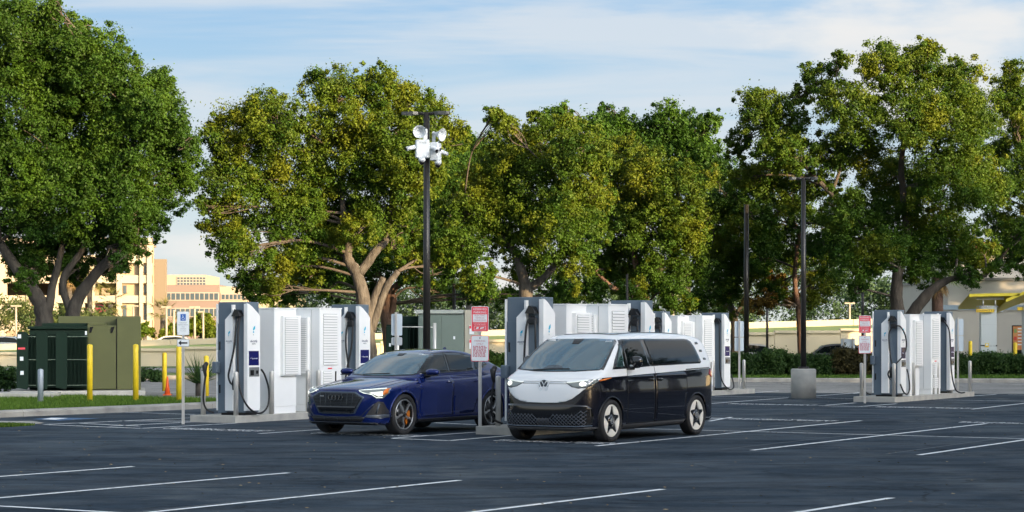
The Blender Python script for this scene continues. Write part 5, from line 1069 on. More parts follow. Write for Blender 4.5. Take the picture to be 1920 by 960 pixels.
        for x, pp in ((.0, dp), (-.93, dq)): K.wire('door_handle', [[(x-.10, .972), (x+.09, .965)]], L, .012, blue, .020, parent=pp)
        K.wire('handle_strip', [[(-.08, .976), (.08, .970)]], L, .006, chrome, .033)
        K.panel('sill', [(1.02, .21), (1.02, .285), (-.98, .30), (-.98, .23)], L, trim, .008, .02); K.wire('sill_crease', [[(.95, .345), (-.4, .40), (-.95, .46)]], L, .007, blue, 0)
        for x in (1.464, -1.464):
            pts = []
            for a in range(-6, 187, 8):
                u, z = x+.425*math.cos(R(a)), .39+.425*math.sin(R(a)); p, n_ = K.hit(L, u, max(z, .24)); pts.append(p+n_*0.001)
            MB().tube(pts, .020, 8).build('arch_lip', blue, r)
            wheel(r, x, sgn*.825, .385, .290, .255, sgn, 'spokes')
        K.panel('tail_lamp', [(-2.05, 1.06), (-2.28, 1.03), (-2.30, 1.10), (-2.1, 1.12)], L, redl, .008)
        text('e-tron', .038, chrome, r, Matrix(((-1*sgn, 0, 0, 1.09), (0, 0, 1, sgn*.972), (0, 1, 0, .893), (0, 0, 0, 1))), 'badge_lettering')
        # headlight wrapping the corner
        lm = K.panel('headlight', f([(.47, .838), (.70, .862), (.86, .882), (.905, .875), (.91, .80), (.87, .705), (.80, .70), (.735, .765), (.60, .785)]), 'F', lampglass, .008)
        K.wire('light_guide', [f([(.48, .838), (.70, .857), (.86, .876)]), f([(.50, .828), (.60, .795), (.735, .772), (.80, .712), (.86, .712)])], 'F', .007, drl, .011, parent=lm)
        K.panel('projector', f([(.70, .80), (.86, .82), (.86, .75), (.82, .74), (.75, .79)]), 'F', glow, .012, .004, parent=lm); K.panel('amber_marker', f([(.868, .872), (.90, .87), (.90, .80), (.875, .76), (.862, .78)]), 'F', amber, .013, .004, parent=lm)
        for q in range(4): K.wire('light_fin', [f([(.79, .725+q*.018), (.88, .735+q*.02)])], 'F', .004, trim, .013, parent=lm)
        K.panel('air_vent', f([(.82, .645), (.87, .63), (.91, .42), (.90, .375), (.68, .375), (.64, .38), (.78, .60)]), 'F', trim, .005)
        K.panel('vent_blade', f([(.62, .355), (.66, .39), (.90, .40), (.91, .355), (.84, .325)]), 'F', mat('blade_grey', (0.12, 0.14, 0.17), 0.3, metal=0.6), .014); K.wire('vent_fin', [f([(.83, .60), (.80, .42)])], 'F', .02, mat('blade_grey', (0.12, 0.14, 0.17), 0.3, metal=0.6), .008)
        K.wire('vent_edge', [f([(.78, .605), (.56, .372), (.30, .362)])], 'F', .006, chrome if False else mat('dark_satin_trim', (0.10, 0.11, 0.12), 0.25, metal=0.7), .008)
        mr = MB().lathe([(0.001, -.15), (.05, -.14), (.085, -.07), (.095, .02), (.08, .10), (.04, .135), (.001, .145)], 20, M=Matrix.Translation((.70, sgn*1.02, 1.165)) @ Matrix.Rotation(R(90), 4, 'X') @ Matrix.Diagonal((1.0, .72, 1, 1))).build('door_mirror', blue, r)
        MB().tube([(.72, sgn*.86, 1.08), (.70, sgn*.96, 1.11)], [.03, .04], 8).build('mirror_arm', trim, mr); MB().box(.62, .78, sgn*1.0-.13, sgn*1.0+.13, 1.095, 1.115, bev=.008).build('mirror_base', trim, mr)
    # grille
    oc = [(-.40, .80), (.40, .80), (.575, .712), (.40, .435), (.30, .42), (-.30, .42), (-.40, .435), (-.575, .712)]
    fr_ = K.panel('grille_frame', [(u*1.07, .61+(z-.61)*1.10) for u, z in oc], 'F', mat('grille_frame_grey', (0.10, 0.13, 0.17), 0.3, metal=0.5), .003)
    gr = K.panel('grille', oc, 'F', mat('grille_black', (0.008, 0.008, 0.009), 0.5), .006, parent=r)
    lat = mat('grille_slat_grey', (0.05, 0.06, 0.07), 0.3, metal=0.5)
    for q in range(13):
        z = .455+q*.027; hw_ = np.interp(z, [.42, .44, .712, .80], [.30, .40, .565, .40])-.02
        K.wire('slat', [[(-hw_, z), (hw_, z)]], 'F', .0055, lat, .010, parent=gr, n=5, step=.12)
    for y in (-.36, -.24, .24, .36, -.12, .12): K.wire('upright_bar', [[(y, .44), (y*1.06, .785)]], 'F', .007, lat, .014, parent=gr, n=5, step=.12)
    K.panel('sensor_plate', [(-.42, .46), (.42, .46), (.44, .55), (-.44, .55)], 'F', pgloss, .018, .004, parent=gr)
    rg = MB(); hp, hn = K.hit('F', 0, .705)
    for q in (-1.5, -.5, .5, 1.5): rg.lathe([(.056, .0), (.056, .012), (.042, .012), (.042, 0)], 28, M=Matrix.Translation((hp.x+.022-.002*abs(q), q*.078, .705)) @ Matrix.Rotation(R(90), 4, 'Y'), closed=True)
    rg.build('ring_emblem', pgloss, gr); text('e-tron', .035, signwhite, gr, Matrix(((0, 0, 1, hp.x+.02), (1, 0, 0, -.33), (0, 1, 0, .735), (0, 0, 0, 1))), 'badge_lettering')
    K.panel('lower_intake', [(-.62, .345), (.62, .345), (.56, .265), (-.56, .265)], 'F', trim, .005); K.wire('intake_strip', [[(-.62, .352), (.62, .352)], [(-.8, .248), (-.5, .252), (.5, .252), (.8, .248)]], 'F', .007, mat('dark_satin_trim', (0.10, 0.11, 0.12), 0.25, metal=0.7), .006)
    for y in (-.3, 0, .3): K.wire('intake_strut', [[(y, .27), (y, .34)]], 'F', .006, lat, .008)
    K.panel('lower_lip', [(-.88, .20), (-.88, .242), (.88, .242), (.88, .20)], 'F', trim, .010, .02)
    MB().prism([(-1.55, 1.60), (-1.63, 1.60), (-1.60, 1.64)], -.02, .02, 'Y').build('antenna', blue, r).location = (.45, 0, -.012)
    return r
sportback()
# ------------------------------------------------------------ trees
DG, MG, YG_, SUNLIT_ = (0.018, 0.052, 0.005), (0.040, 0.088, 0.006), (0.104, 0.122, 0.006), (0.24, 0.12, 0.03)  # last tint is orange sunlight painted into the leaf colour
def leaf_cloud(name, cen, rad, per, size, tint, parent=None, seed=0, m=None, up=0.3, flat=0.85, tri=True):
    """many small rhombic leaves scattered through clumps; cen (n,3), rad (n,), tint (n,3)"""
    g = np.random.default_rng(seed); n = len(cen); N = n*per
    c = np.repeat(cen, per, 0); rr = np.repeat(rad, per)
    d = g.normal(size=(N, 3)); d /= np.linalg.norm(d, axis=1, keepdims=True)
    rho = np.where(g.uniform(0, 1, N) < .55, g.uniform(0, 1, N)**0.42, np.clip(np.abs(g.normal(0, .85, N)), 0, 1.7)); P = c+d*(rho*rr)[:, None]*np.array([1, 1, flat])
    nrm = d*0.9+g.normal(size=(N, 3))*0.55+np.array([0, 0, up]); nrm /= np.linalg.norm(nrm, axis=1, keepdims=True)
    t = np.cross(nrm, g.normal(size=(N, 3))); t /= np.linalg.norm(t, axis=1, keepdims=True); b_ = np.cross(nrm, t)
    L = size*g.uniform(0.6, 1.35, N)[:, None]; Wd = L*0.62
    cl = np.repeat(tint, per, 0)*g.uniform(0.82, 1.18, (N, 1)); cl = np.clip(cl, 0.004, 0.6)
    if tri:
        V_ = np.stack([P-b_*Wd*.6-t*L*.3, P+b_*Wd*.6-t*L*.3, P+t*L*.6], 1).reshape(-1, 3)
        return npmesh(name, V_, np.arange(3*N).reshape(-1, 3), m or leafm, parent, cols=np.repeat(np.c_[cl, np.ones(N)], 3, 0))
    V_ = np.stack([P-t*L*.5, P-b_*Wd*.5+nrm*L*.06, P+t*L*.5, P+b_*Wd*.5+nrm*L*.06], 1).reshape(-1, 3)
    return npmesh(name, V_, np.arange(4*N).reshape(-1, 4), m or leafm, parent, cols=np.repeat(np.c_[cl, np.ones(N)], 4, 0))
twig = mat('twig_bark', (0.035, 0.028, 0.022), 0.9, col2=(0.08, 0.065, 0.05), vs=3); barkg = mat('grey_brown_bark', (0.016, 0.014, 0.011), 0.9, col2=(0.055, 0.048, 0.040), vs=5, bump=0.8, bs=14, stretch=(1, 1, 0.35))
def tree(name, Y, blobs, trunks, label, dens=1.0, tints=(0.35, 0.5, 0.15), leaf=0.098, depth=2.4, barkm=bark, seed=1, group='live oaks behind the chargers', limbs=True, yellow_top=0.5, z0=0.05, extra=None, per=124, cr=(0.22, 0.58)):
    g = np.random.default_rng(seed); rg = random.Random(seed)
    bx = trunks[0][0][0]; root_x = (bx-960)*Y/FPX
    r = empty(name, (root_x, Y, z0), 0, label, 'tree', group); o = Vector((root_x, Y, z0)); kx = Y/FPX
    W_ = lambda px, py, dy=0.0: at(px, py, Y)+Vector((0, dy, 0))-o
    zmax = max(W_(b_[0], b_[1]-b_[2]).z for b_ in blobs); cen = []; rad = []; tint = []; BC = []
    for bi, b_ in enumerate(blobs):
        px, py, pr = b_[:3]; dy = b_[3] if len(b_) > 3 else g.uniform(-1, 1)*depth; c = W_(px, py, dy); R_ = pr*kx; BC.append((c, R_, px, py))
        n = max(14, int(56*dens*R_**2))
        d = g.normal(size=(n, 3)); d[:, 2] += 0.10; d /= np.linalg.norm(d, axis=1, keepdims=True)
        rho = g.uniform(0.30, 1.0, n)**0.5; rag = 1+0.30*np.sin(d[:, 0]*5+bi)*np.cos(d[:, 2]*6+bi*2)+g.normal(0, .09, n)
        p = np.array(c)+d*(rho*R_*rag)[:, None]*np.array([1, 1.0, .92])
        ns = n//3; d2 = g.normal(size=(ns, 3)); d2 /= np.linalg.norm(d2, axis=1, keepdims=True); n += ns
        p = np.concatenate([p, np.array(c)+d2*(g.uniform(.90, 1.16, ns)*R_+g.uniform(0, .25, ns))[:, None]])
        cen.append(p); rad.append(g.uniform(cr[0], cr[1], n)*min(1.0, max(.5, R_/1.2))*np.r_[np.ones(n-ns), np.full(ns, .52)])
        sn = .5+.28*np.sin(p[:, 0]*1.3+seed)*np.cos(p[:, 2]*1.7+seed*2)+.22*np.sin(p[:, 1]*2.1+p[:, 0]*2.7)+g.normal(0, .10, n); tt = np.array(tints)/sum(tints); c1_, c2_ = tt[0], tt[0]+tt[1]
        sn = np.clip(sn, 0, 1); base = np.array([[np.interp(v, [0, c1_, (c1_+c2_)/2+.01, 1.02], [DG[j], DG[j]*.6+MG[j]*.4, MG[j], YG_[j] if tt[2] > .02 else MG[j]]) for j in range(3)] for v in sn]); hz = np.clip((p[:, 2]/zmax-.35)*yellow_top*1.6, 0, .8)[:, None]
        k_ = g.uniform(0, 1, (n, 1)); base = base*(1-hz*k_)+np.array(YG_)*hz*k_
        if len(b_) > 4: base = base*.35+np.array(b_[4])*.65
        tint.append(base)
    cen = np.concatenate(cen); rad = np.concatenate(rad); tint = np.concatenate(tint)
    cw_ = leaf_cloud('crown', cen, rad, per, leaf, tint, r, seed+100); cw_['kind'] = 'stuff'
    mb = MB(); nodes = []
    for tk in trunks:
        P = [W_(q[0], q[1], (q[3] if len(q) > 3 else 0)) for q in tk]; rd = [q[2]*kx*.88 for q in tk]
        if tk is trunks[0]: P.insert(0, Vector((P[0].x, P[0].y, -.1))); rd.insert(0, rd[0]*1.35)
        Pd = smooth_pts(P, 5); rdd = np.interp(np.linspace(0, len(P)-1, len(Pd)), range(len(P)), rd)
        Pd = [p+Vector((rg.uniform(-1, 1), rg.uniform(-1, 1), rg.uniform(-1, 1)))*rr_*.10 for p, rr_ in zip(Pd, rdd)]; rdd = [q*rg.uniform(.93, 1.08) for q in rdd]
        mb.tube(Pd, list(rdd), 12); nodes += [(p, q) for p, q in zip(Pd[3:], rdd[3:])]
    if limbs:
        for c, R_, px, py in BC:
            st_, sr = min(nodes, key=lambda q: (q[0]-c).length+max(0, q[0].z-c.z)*2.5)
            if (st_-c).length < R_*.3: continue
            mid = st_.lerp(c, .5)+Vector((rg.uniform(-.4, .4), rg.uniform(-.3, .3), rg.uniform(0, .5))); r0 = min(sr*.55, .05+.02*R_)
            pts = smooth_pts([st_, mid, c], 5); mb.tube(pts, list(np.linspace(r0, .03, len(pts))), 7, mi=1)
            for q in range(9):
                e = c+Vector((rg.gauss(0, 1), rg.gauss(0, 1), rg.gauss(.3, .8))).normalized()*R_*rg.uniform(.45, .84); s0 = pts[rg.randrange(len(pts)//2, len(pts))]; m_ = s0.lerp(e, .5)+Vector((rg.uniform(-.3, .3),)*3)
                mb.tube(smooth_pts([s0, m_, e], 3), list(np.linspace(.03, .010, 7)), 4, mi=1)
    mb.build('trunk', [barkm, twig], r); return r
T1 = tree('oak_tree', 80, [(20, 70, 88), (100, 110, 85), (190, 140, 72), (262, 185, 58), (315, 228, 46), (330, 290, 44), (312, 355, 42), (255, 270, 85), (150, 240, 95), (40, 200, 100), (20, 320, 85), (110, 360, 85), (210, 370, 75), (30, 430, 62), (120, 455, 52), (200, 440, 45), (262, 410, 42), (292, 415, 30), (-60, 150, 70), (-60, 300, 70), (180, 488, 26), (55, 500, 34), (240, 488, 20), (262, 462, 22), (125, 515, 22), (60, 530, 20), (205, 505, 20), (125, 30, 22), (160, 65, 24), (300, 145, 24), (362, 275, 18), (345, 330, 16)],
     [[(85, 660, 21), (82, 590, 19), (62, 545, 15), (36, 510, 12), (0, 455, 9)], [(84, 610, 13), (98, 540, 9), (118, 460, 6)], [(130, 670, 17), (136, 585, 15), (170, 525, 12), (225, 465, 10), (250, 410, 8), (262, 340, 5), (300, 250, 3)], [(134, 590, 9), (118, 525, 8), (158, 460, 6), (148, 410, 5)]],
     'large dark green live oak with forked trunk at the left edge behind the transformer', dens=1.25, tints=(.6, .38, .02), yellow_top=.12, seed=11, barkm=barkg)
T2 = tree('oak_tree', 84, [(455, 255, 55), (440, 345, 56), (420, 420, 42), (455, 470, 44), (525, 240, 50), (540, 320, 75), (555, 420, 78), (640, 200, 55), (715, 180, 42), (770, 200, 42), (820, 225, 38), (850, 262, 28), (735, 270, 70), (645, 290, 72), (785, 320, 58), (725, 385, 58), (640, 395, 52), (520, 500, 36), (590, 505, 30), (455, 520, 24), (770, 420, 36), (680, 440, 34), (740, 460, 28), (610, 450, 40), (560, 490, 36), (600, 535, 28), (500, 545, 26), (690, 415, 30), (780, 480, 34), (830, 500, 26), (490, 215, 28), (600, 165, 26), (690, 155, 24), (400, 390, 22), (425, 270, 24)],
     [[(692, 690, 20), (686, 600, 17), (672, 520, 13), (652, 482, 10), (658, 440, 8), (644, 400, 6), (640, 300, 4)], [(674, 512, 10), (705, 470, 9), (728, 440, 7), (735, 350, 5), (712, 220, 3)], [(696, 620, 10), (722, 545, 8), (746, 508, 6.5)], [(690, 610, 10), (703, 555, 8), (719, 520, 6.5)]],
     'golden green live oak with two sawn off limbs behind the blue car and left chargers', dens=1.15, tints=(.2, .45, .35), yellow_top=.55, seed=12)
tree('oak_tree', 96, [(760, 440, 62), (830, 390, 62), (835, 465, 52), (700, 470, 50), (775, 510, 32), (850, 330, 45), (640, 495, 42), (610, 530, 25), (880, 290, 40), (560, 520, 30), (480, 540, 28), (540, 552, 26), (900, 555, 30), (820, 545, 30), (960, 560, 26), (700, 545, 24), (1050, 560, 26)], [[(730, 650, 12), (722, 585, 11), (735, 545, 9), (785, 510, 6), (845, 490, 5)], [(726, 600, 8), (738, 560, 7), (700, 500, 5)]],
     'dark shaded oak with red brown trunk leaning right behind the lamp post', dens=1.2, tints=(.75, .25, 0), yellow_top=.0, seed=13, barkm=barkr)
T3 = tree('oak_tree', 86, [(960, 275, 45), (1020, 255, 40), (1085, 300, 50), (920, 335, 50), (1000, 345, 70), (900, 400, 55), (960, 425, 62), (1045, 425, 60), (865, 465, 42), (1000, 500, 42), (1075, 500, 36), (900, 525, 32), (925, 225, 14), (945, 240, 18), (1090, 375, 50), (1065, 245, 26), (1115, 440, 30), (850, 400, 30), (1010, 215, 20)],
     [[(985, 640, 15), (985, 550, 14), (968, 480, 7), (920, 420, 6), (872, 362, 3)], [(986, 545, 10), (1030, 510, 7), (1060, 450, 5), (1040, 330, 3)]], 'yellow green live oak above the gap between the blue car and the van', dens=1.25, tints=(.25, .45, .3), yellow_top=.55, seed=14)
tree('oak_tree', 92, [(1150, 310, 50), (1210, 340, 52), (1265, 365, 48), (1150, 400, 60), (1220, 430, 62), (1280, 440, 42), (1170, 490, 50), (1240, 510, 42), (1110, 545, 26), (1060, 540, 28), (1260, 560, 30), (1180, 570, 22), (1300, 500, 34), (1185, 275, 24), (1290, 340, 24), (1130, 500, 36), (1320, 410, 24), (1180, 550, 26)],
     [[(1212, 640, 9), (1210, 560, 9), (1190, 480, 6), (1200, 380, 4)], [(1210, 565, 7), (1150, 540, 5), (1110, 500, 3)]], 'rounded yellow green oak above the van roof', dens=1.25, tints=(.3, .45, .25), yellow_top=.7, seed=15, barkm=barkr)
tree('oak_tree', 116, [(1160, 240, 34), (1255, 235, 40), (1300, 255, 40), (1040, 235, 30), (1120, 265, 42), (1210, 270, 42), (1325, 315, 40), (1340, 390, 42), (1052, 205, 12), (1345, 460, 36), (1290, 300, 50), (1145, 205, 18), (1330, 235, 20)], [[(1290, 620, 7), (1288, 500, 6), (1270, 350, 4)]],
     'cooler green tall oak rising behind the yellow green oaks', dens=1.1, tints=(.55, .45, 0), yellow_top=.0, seed=16, leaf=.15, per=70)
tree('oak_tree', 112, [(880, 300, 42), (862, 262, 26), (905, 350, 44), (840, 350, 42), (960, 300, 34)], [[(880, 620, 7), (880, 500, 6), (880, 350, 4)]], 'dark green oak filling the gap right of the lamp post cameras', dens=1.1, tints=(.6, .4, 0), yellow_top=.1, seed=17, leaf=.15, per=70)
tree('oak_tree', 103, [(1360, 470, 42), (1400, 510, 40), (1368, 550, 30), (1325, 535, 34), (1420, 450, 36), (1440, 548, 26), (1330, 400, 36), (1370, 400, 34), (1350, 330, 26), (1300, 565, 26), (1340, 590, 22)], [[(1376, 680, 9), (1376, 595, 8), (1350, 535, 5), (1328, 500, 4)], [(1376, 600, 5), (1402, 545, 4), (1420, 480, 3)]],
     'leaning low oak right of the van tail behind the double sign', dens=1.1, tints=(.3, .45, .25), yellow_top=.3, seed=18)
T5 = tree('oak_tree', 90, [(1420, 205, 42), (1470, 235, 44), (1400, 255, 30), (1540, 150, 36), (1575, 215, 50), (1640, 140, 42), (1715, 130, 44), (1790, 150, 42), (1845, 215, 46), (1770, 235, 66), (1690, 235, 58), (1610, 280, 46), (1480, 305, 36), (1430, 330, 36), (1690, 335, 62), (1765, 350, 68), (1845, 330, 58), (1620, 415, 46), (1700, 435, 60), (1780, 450, 60), (1850, 470, 40), (1600, 495, 40), (1555, 340, 26), (1535, 455, 26), (1645, 475, 40), (1720, 500, 34), (1600, 540, 20), (1500, 180, 20), (1660, 95, 16), (1580, 115, 18), (1740, 95, 16), (1815, 520, 22), (1870, 505, 22), (1895, 440, 26), (1550, 290, 40), (1500, 350, 40), (1565, 400, 40), (1450, 290, 40), (1560, 460, 34), (1400, 330, 30)],
     [[(1692, 700, 19), (1684, 610, 17), (1682, 520, 12), (1700, 430, 9), (1690, 300, 6), (1720, 180, 3)], [(1694, 620, 15), (1720, 575, 13), (1755, 538, 10), (1790, 522, 6), (1850, 516, 4)], [(1682, 505, 8), (1612, 420, 6), (1545, 350, 5), (1490, 290, 4), (1440, 240, 2)], [(1560, 362, 4), (1580, 290, 3), (1575, 200, 2)]],
     'largest live oak at right spreading over the right chargers and restaurant', dens=1.15, tints=(.38, .42, .2), yellow_top=.55, seed=19, barkm=barkd)
tree('oak_tree', 104, [(1895, 180, 40), (1930, 250, 52), (1920, 340, 60), (1945, 440, 60), (1905, 470, 34), (1890, 135, 22), (1880, 280, 30), (1990, 200, 60), (1930, 505, 26), (1872, 350, 36), (1868, 425, 34), (1885, 220, 30)], [[(1985, 700, 12), (1980, 560, 10), (1950, 400, 6)]],
     'live oak cut off by the right picture edge', dens=1.15, tints=(.38, .42, .2), yellow_top=.5, seed=20, barkm=barkd)
tree('oak_tree', 101, [(1480, 465, 44), (1535, 490, 38), (1425, 485, 34), (1500, 405, 36), (1450, 400, 36), (1555, 430, 32), (1462, 535, 24, 1.5, SUNLIT_), (1430, 562, 19, -1.0, SUNLIT_), (1535, 540, 28, 0.5, YG_), (1405, 572, 17, -1.0, SUNLIT_), (1570, 520, 26), (1400, 420, 40), (1490, 560, 17, 1, SUNLIT_), (1380, 370, 36), (1430, 350, 34), (1520, 565, 14, 0, YG_)], [[(1502, 700, 6.5), (1498, 590, 6), (1490, 520, 5), (1500, 430, 4)]],  # orange and yellow blob tints paint sun glow on the lower leaves
     'small oak with lower leaves tinted orange as if sunlit, between the two right lamp posts', dens=1.0, tints=(.4, .4, .2), yellow_top=.1, seed=21, barkm=barkr)
# wood far behind the highway
def far_wood(name, x0, x1, Y, ztop, n, seed, cols, leaf=.55):
    g = np.random.default_rng(seed); x = g.uniform(x0, x1, n); h = ztop*(.72+.18*np.sin(x*.13+seed)+.10*np.sin(x*.41+seed*2)); z = g.uniform(0, 1, n)**.6*h+1.2; y = Y+g.uniform(-5, 5, n)-z*.25
    k_ = g.uniform(0, 1, (n, 1)); t = np.array(cols[0])*(1-k_)+np.array(cols[1])*k_
    o = leaf_cloud(name, np.c_[x, y, z], g.uniform(.7, 1.4, n), 80, leaf, t, None, seed); return tag(o, kind='stuff')
far_wood('far_wood', -21, 100, 200, 9.0, 2600, 5, ((0.028, 0.062, 0.030), (0.05, 0.088, 0.036)), .24)
far_wood('far_hedge', -64, -40, 215, 4.2, 260, 8, ((0.04, 0.07, 0.02), (0.08, 0.10, 0.03)), .26)
# trees on the sun side of the car park, out of frame: they shade the lot
def shade_row():
    src = [T5, T3, T2, T1]; rg = random.Random(4); s = Vector((sd.x, sd.y, 0)).normalized(); n_ = Vector((-s.y, s.x, 0)); k = 0
    hs_ = {id(T1): 14.6, id(T2): 12.4, id(T3): 11.0, id(T5): 14.0}; mid = {}
    for t_ in src:
        xs = [v for c in t_.children if c.name.startswith('crown') for v in c.bound_box]; mid[id(t_)] = (min(v[0] for v in xs)+max(v[0] for v in xs))/2
    for row, t0 in enumerate((16, 27)):
        q = -22+row*4
        while q < 150:
            proto = src[k % 4]; c = copy_tree(proto); h = 15.2+rg.uniform(-1, 1)
            if 30 < q < 52: h += 5
            if q > 105: h -= 1.5
            sc_ = h/hs_[id(proto)]; c.scale = (sc_, sc_, sc_); a = rg.uniform(0, 6.28); c.rotation_euler = (0, 0, a)
            p = s*(t0+rg.uniform(-1.5, 1.5))+n_*(q*1.0); off = Matrix.Rotation(a, 3, 'Z') @ Vector((mid[id(proto)]*sc_, 0, 0)); c.location = (p.x-off.x, p.y-off.y, -.2)
            c['label'] = 'live oak outside the picture, in the row along the near side of the car park'; c['group'] = 'row of oaks shading the car park, out of frame'; k += 1; q += 7.5+rg.uniform(-1, 1)
shade_row()
def side_row():
    src = [T3, T5, T2, T1]; rg = random.Random(9)
    for k, (x, y, h) in enumerate(((33, 45, 12), (38, 53, 13), (30, 36, 12), (44, 61, 13), (41, 44, 14), (50, 56, 14), (36, 30, 13), (52, 68, 13), (47, 50, 12), (39, 90, 10), (47, 83, 10), (36, 99, 8.5), (55, 95, 10))):  # the farthest oaks are added only to shade the restaurant wall
        c = copy_tree(src[k % 4]); sc_ = h/13.2; c.scale = (sc_,)*3; c.rotation_euler = (0, 0, rg.uniform(0, 6)); c.location = (x, y, 0)
        c['label'] = 'live oak added outside the picture, beyond its right edge by the car park'; c['group'] = 'oaks right of the car park, out of frame'
side_row()
# ------------------------------------------------------------ palms, hedges, shrubs
def fan_palm(px, Y, top_py, label, r_c=1.6, cols=((0.05, 0.09, 0.03), (0.14, 0.17, 0.05)), trunk_r=.16, trunkm=None, n=26, z0=0.0, dead=False, seed=1, base=True):
    p = at(px, top_py, Y); r = empty('palm_tree', (p.x, Y, z0), 0, label, 'palm tree', None); h = p.z-z0; g = random.Random(seed)
    if base: MB().tube([(0, 0, -.1), (.03, 0, h*.5), (0, 0, h)], [trunk_r*1.2, trunk_r, trunk_r*.9], 10).build('trunk', trunkm or bark, r)
    def frond(mat_cols, az, el, ln_, nm):
        Vv = []; F = []; cl = []; n_ = 18; d = Vector((math.cos(az), math.sin(az), 0))
        c0 = Vector((0, 0, h)); pm = c0+(d*math.cos(el)+Vector((0, 0, math.sin(el))))*ln_*.45; s = d.cross(Vector((0, 0, 1)))
        for q in range(n_):
            a = (q/(n_-1)-.5)*2.6; dr = (d*math.cos(el)+Vector((0, 0, math.sin(el))))*math.cos(a)+s*math.sin(a); tip = pm+dr*ln_*.55+Vector((0, 0, -.22*ln_*g.uniform(.6, 1.2))); w = s*math.cos(a)*.04-d*math.sin(a)*.04
            k = len(Vv); Vv += [pm-w, pm+w, tip]; F.append((k, k+1, k+2)); t = g.uniform(0, 1); c = [mat_cols[0][j]*(1-t)+mat_cols[1][j]*t for j in range(3)]+[1]; cl += [c]*3
        k = len(Vv); Vv += [c0-s*.015, c0+s*.015, pm]; F.append((k, k+1, k+2)); cl += [[.1, .12, .04, 1]]*3
        npmesh(nm, [tuple(v) for v in Vv], F, leafm, r, cols=cl)
    for q in range(n): frond(cols, q*2.4+g.uniform(-.3, .3), g.uniform(-.5, 1.3), r_c*g.uniform(.8, 1.1), 'frond')
    if dead:
        for q in range(10): frond(((0.22, 0.14, 0.06), (0.32, 0.22, 0.10)), q*.63, g.uniform(-1.45, -.9), r_c*.75, 'dead_frond')
    return r
fan_palm(1757, 98, 512, 'fan palm with hanging dead fronds and red brown trunk left of the restaurant', 1.5, ((0.09, 0.15, 0.03), (0.18, 0.24, 0.06)), .27, barkr, 22, dead=True, seed=3)
for q, (px, Y, py, lb) in enumerate(((130, 235, 505, 'tall palm in front of the left part of the garage'), (548, 240, 500, 'palm by the garage right of the oak fork'), (168, 236, 528, 'slim palm standing between the two oak trunks'), (207, 232, 571, 'low bushy palm before the garage right of the oak'), (305, 238, 590, 'low palm at the right corner of the garage'), (60, 232, 590, 'drooping palm before the garage left of the oak'))):
    if px == 548: continue
    fan_palm(px, Y, py, lb, 3.0, ((0.10, 0.11, 0.03), (0.22, 0.19, 0.06)), .3, None, 22, seed=q+10, dead=q < 1)
for q, (px, py, r_, lb) in enumerate(((345, 585, 26, 'round green tree between the garage and the office block'), (378, 578, 24, 'olive green tree in front of the mauve office wall'), (322, 600, 20, 'small bushy tree behind the wheelchair sign'), (398, 600, 26, 'dense tree just left of the first charger'), (270, 600, 16, 'small yellowish tree against the garage stair tower'), (520, 560, 30, 'low dark tree right of the office block'), (570, 566, 32, 'bright green shrubby tree above the left cabinets'))):
    tree('round_tree', 228, [(px, py+r_*.9, r_*.55), (px-r_*.5, py+r_*1.5, r_*.5), (px+r_*.5, py+r_*1.4, r_*.5)], [[(px, 640, 2.5), (px, py+10, 2)]], lb, dens=.6, tints=(.0, .4, .6), leaf=.28, depth=1, seed=50+q, group='trees along the far road', per=60, cr=(.5, 1.0))
def hedge(name, x0, x1, y, z0, h, d, label, n=260, seed=1, cols=((0.02, 0.05, 0.014), (0.05, 0.10, 0.022)), leaf=.09, cat='hedge', slope=0.0):
    g = np.random.default_rng(seed); x = g.uniform(x0, x1, n); yy = y+g.uniform(-d/2, d/2, n); top = h*(.86+.10*np.sin(x*1.7+seed)+.06*np.sin(x*4.1)); z = z0+g.uniform(.05, 1, n)**.8*top; k_ = g.uniform(0, 1, (n, 1)); t = np.array(cols[0])*(1-k_)+np.array(cols[1])*k_
    r = empty(name, ((x0+x1)/2, y, z0), 0, label, cat); c = np.c_[x-(x0+x1)/2, yy-y, z-z0]
    lf = leaf_cloud('foliage', c, g.uniform(.14, .26, n), 40, leaf, t, r, seed+300); lf['kind'] = 'stuff'
    mb = MB()
    for q in range(max(3, int((x1-x0)*1.6))): xx = x0+(q+.5)*(x1-x0)/max(3, int((x1-x0)*1.6))-(x0+x1)/2; mb.tube([(xx, 0, -.05), (xx+.08, .05, h*.5), (xx-.05, -.04, h*.8)], [.02, .016, .008], 5)
    mb.build('stems', barkd, r); return r
hx = lambda px, Y: (px-960)*Y/FPX
hedge('clipped_hedge', hx(1330, 90.5), hx(1470, 90.5), 90.5, .15, 1.12, 1.1, 'clipped dark hedge between the two right lamp posts', 620, 1)
hedge('clipped_hedge', hx(1472, 90.7), hx(1556, 90.7), 90.7, .15, 1.05, 1.1, 'clipped dark hedge just right of the lamp post on the round base', 420, 2)
hedge('clipped_hedge', hx(1562, 90.6), hx(1640, 90.6), 90.6, .15, 1.12, 1.1, 'reddish dark hedge behind the right red sign', 420, 3, ((0.03, 0.03, 0.012), (0.07, 0.06, 0.02)))
hedge('clipped_hedge', hx(1640, 91), hx(1810, 91), 91, .15, 1.0, 1.0, 'dark hedge behind the right chargers', 520, 8)
hedge('clipped_hedge', hx(1800, 91.5), hx(1990, 91.5), 91.5, .15, .92, 1.3, 'low spreading dark hedge in front of the restaurant', 620, 4)
hedge('grassy_shrubs', hx(1824, 97), hx(1905, 97), 97, .1, 1.15, 1.0, 'brighter spiky shrubs at the foot of the white column', 300, 5, ((0.04, 0.09, 0.015), (0.09, 0.17, 0.03)))
hedge('clipped_hedge', hx(905, 92.5), hx(1010, 92.5), 92.5, .1, 1.25, 1.2, 'hedge with bright top between the red sign and the middle charger', 480, 6, ((0.03, 0.07, 0.014), (0.10, 0.17, 0.03)))
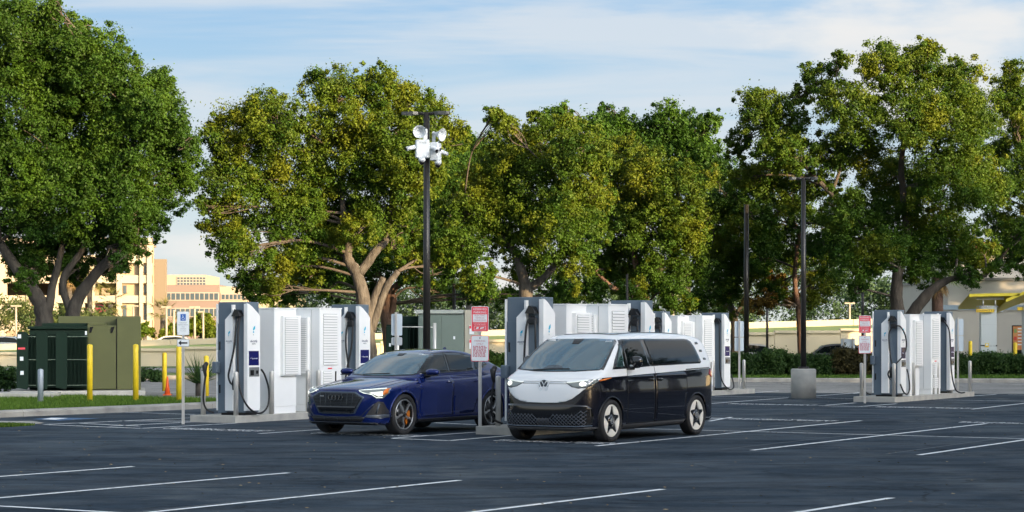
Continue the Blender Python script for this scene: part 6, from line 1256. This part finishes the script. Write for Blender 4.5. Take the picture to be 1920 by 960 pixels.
hedge('low_shrubs', hx(-30, 72), hx(40, 72), 71, .1, .75, .9, 'sparse dark shrubs at the far left edge beside the transformer', 90, 7, leaf=.11, cat='shrub')
hedge('low_shrubs', hx(262, 86), hx(300, 86), 86, .0, .5, .8, 'thin low shrub on the far verge right of the olive cabinet', 40, 9, leaf=.11, cat='shrub')
def palmetto():
    p = Vector((hx(374, 66), 66, .05)); r = empty('palmetto', p, 0, 'spiky palmetto clump behind the wheelchair sign', 'shrub'); g = random.Random(5); Vv = []; F = []; cl = []
    for q in range(150):
        a = g.uniform(0, 6.28); el = g.uniform(.25, 1.5); l = g.uniform(.6, 1.15); d = Vector((math.cos(a)*math.cos(el), math.sin(a)*math.cos(el), math.sin(el))); s = d.cross(Vector((g.random(), g.random(), .3))).normalized()*.022; b_ = Vector((g.uniform(-.15, .15), g.uniform(-.15, .15), .35)); k = len(Vv)
        Vv += [b_-s, b_+s, b_+d*l]; F.append((k, k+1, k+2)); t = g.random(); cl += [[.03+.05*t, .07+.07*t, .03, 1]]*3
    tag(npmesh('blades', [tuple(v) for v in Vv], F, leafm, r, cols=cl), kind='stuff'); MB().tube([(0, 0, -.1), (0, 0, .45)], [.13, .12], 8).build('stem', bark, r)
palmetto()
# cream light poles along the far road
polem = mat('cream_pole', (0.25, 0.22, 0.17), .6)
for px, pt, lb in ((312, 577, 'cream street light left of the wheelchair sign'), (326, 581, 'short cream pole between two street lights'), (365, 577, 'cream street light right of the wheelchair sign'), (381, 586, 'single cream light pole by the first charger'), (250, 575, 'cream street light in front of the garage'), (30, 575, 'cream pole in front of the left end of the garage'), (1262, 555, 'pale pole standing behind the oaks over the van'), (1593, 570, 'pale pole in the far wood left of the big oak')):
    Y = 175; X = hx(px, Y); r = empty('street_light', (X, Y, 0), 0, lb, 'street light', 'pale street lights far behind'); zt2 = CH-(pt-Y0)*Y/FPX
    MB().tube([(0, 0, 1.0), (0, 0, zt2)], [.11, .08], 8).build('pole', polem, r)
    if px not in (326,): MB().box(-.42, .42 if px != 381 else .1, -.12, .12, zt2, zt2+.12).build('lamp_head', polem, r)
# far cars
def far_car(px, Y, z, rz, col, label, s=1.0):
    r = empty('parked_car', (hx(px, Y), Y, z), rz, label, 'car', 'cars parked in the distance'); col = tuple(c*.6 for c in col); m = carpaint('far_car_'+'_'.join(str(int(c*100)) for c in col), col)
    sil = catmull([(2.1, .35), (2.2, .62), (2.05, .80), (1.2, .93), (.55, 1.36), (-.2, 1.45), (-1.1, 1.40), (-1.75, 1.05), (-2.15, .98), (-2.2, .6), (-2.1, .32), (0, .25)], 3, True)
    MB().prism([tuple(p) for p in sil], -.85, .85, 'Y').build('body', m, r)
    for y in (-.853, .853): MB().prism([(1.0, .95), (.50, 1.30), (-.2, 1.37), (-1.05, 1.32), (-1.5, 1.02)], min(y, y*.99), max(y, y*.99)+.004, 'Y').build('side_window', glass, r)
    MB().face([(1.14, -.7, .97), (1.14, .7, .97), (.60, .62, 1.345), (.60, -.62, 1.345)]).build('windscreen', glass, r)
    for x in (1.35, -1.35):
        for y in (-.86, .66): MB().cyl((x, y, .32), .32, .2, 20, axis='Y').build('wheel', tyre, r)
    return r
far_car(1562, 112, 0, R(175), (0.16, 0.17, 0.18), 'grey hatchback half hidden behind the hedge right of the lamp post')
far_car(1408, 114, 0, R(10), (0.6, 0.6, 0.6), 'white car glimpsed over the hedge by the thick lamp post')
far_car(335, 165, .42, R(5), (0.6, 0.6, 0.58), 'white car beyond the wall left of the wheelchair sign')
far_car(20, 165, .38, R(0), (0.5, 0.55, 0.6), 'silver car in front of the garage at the far left')
far_car(58, 322, 5.15, R(0), (0.4, 0.05, 0.06), 'dark red car on the garage deck left of the oak trunk'); far_car(185, 322, 5.15, R(8), (0.25, 0.03, 0.06), 'maroon car on the garage deck between the trunks'); far_car(12, 322, 5.15, R(8), (0.6, 0.6, 0.6), 'white car on the garage deck at the far left')
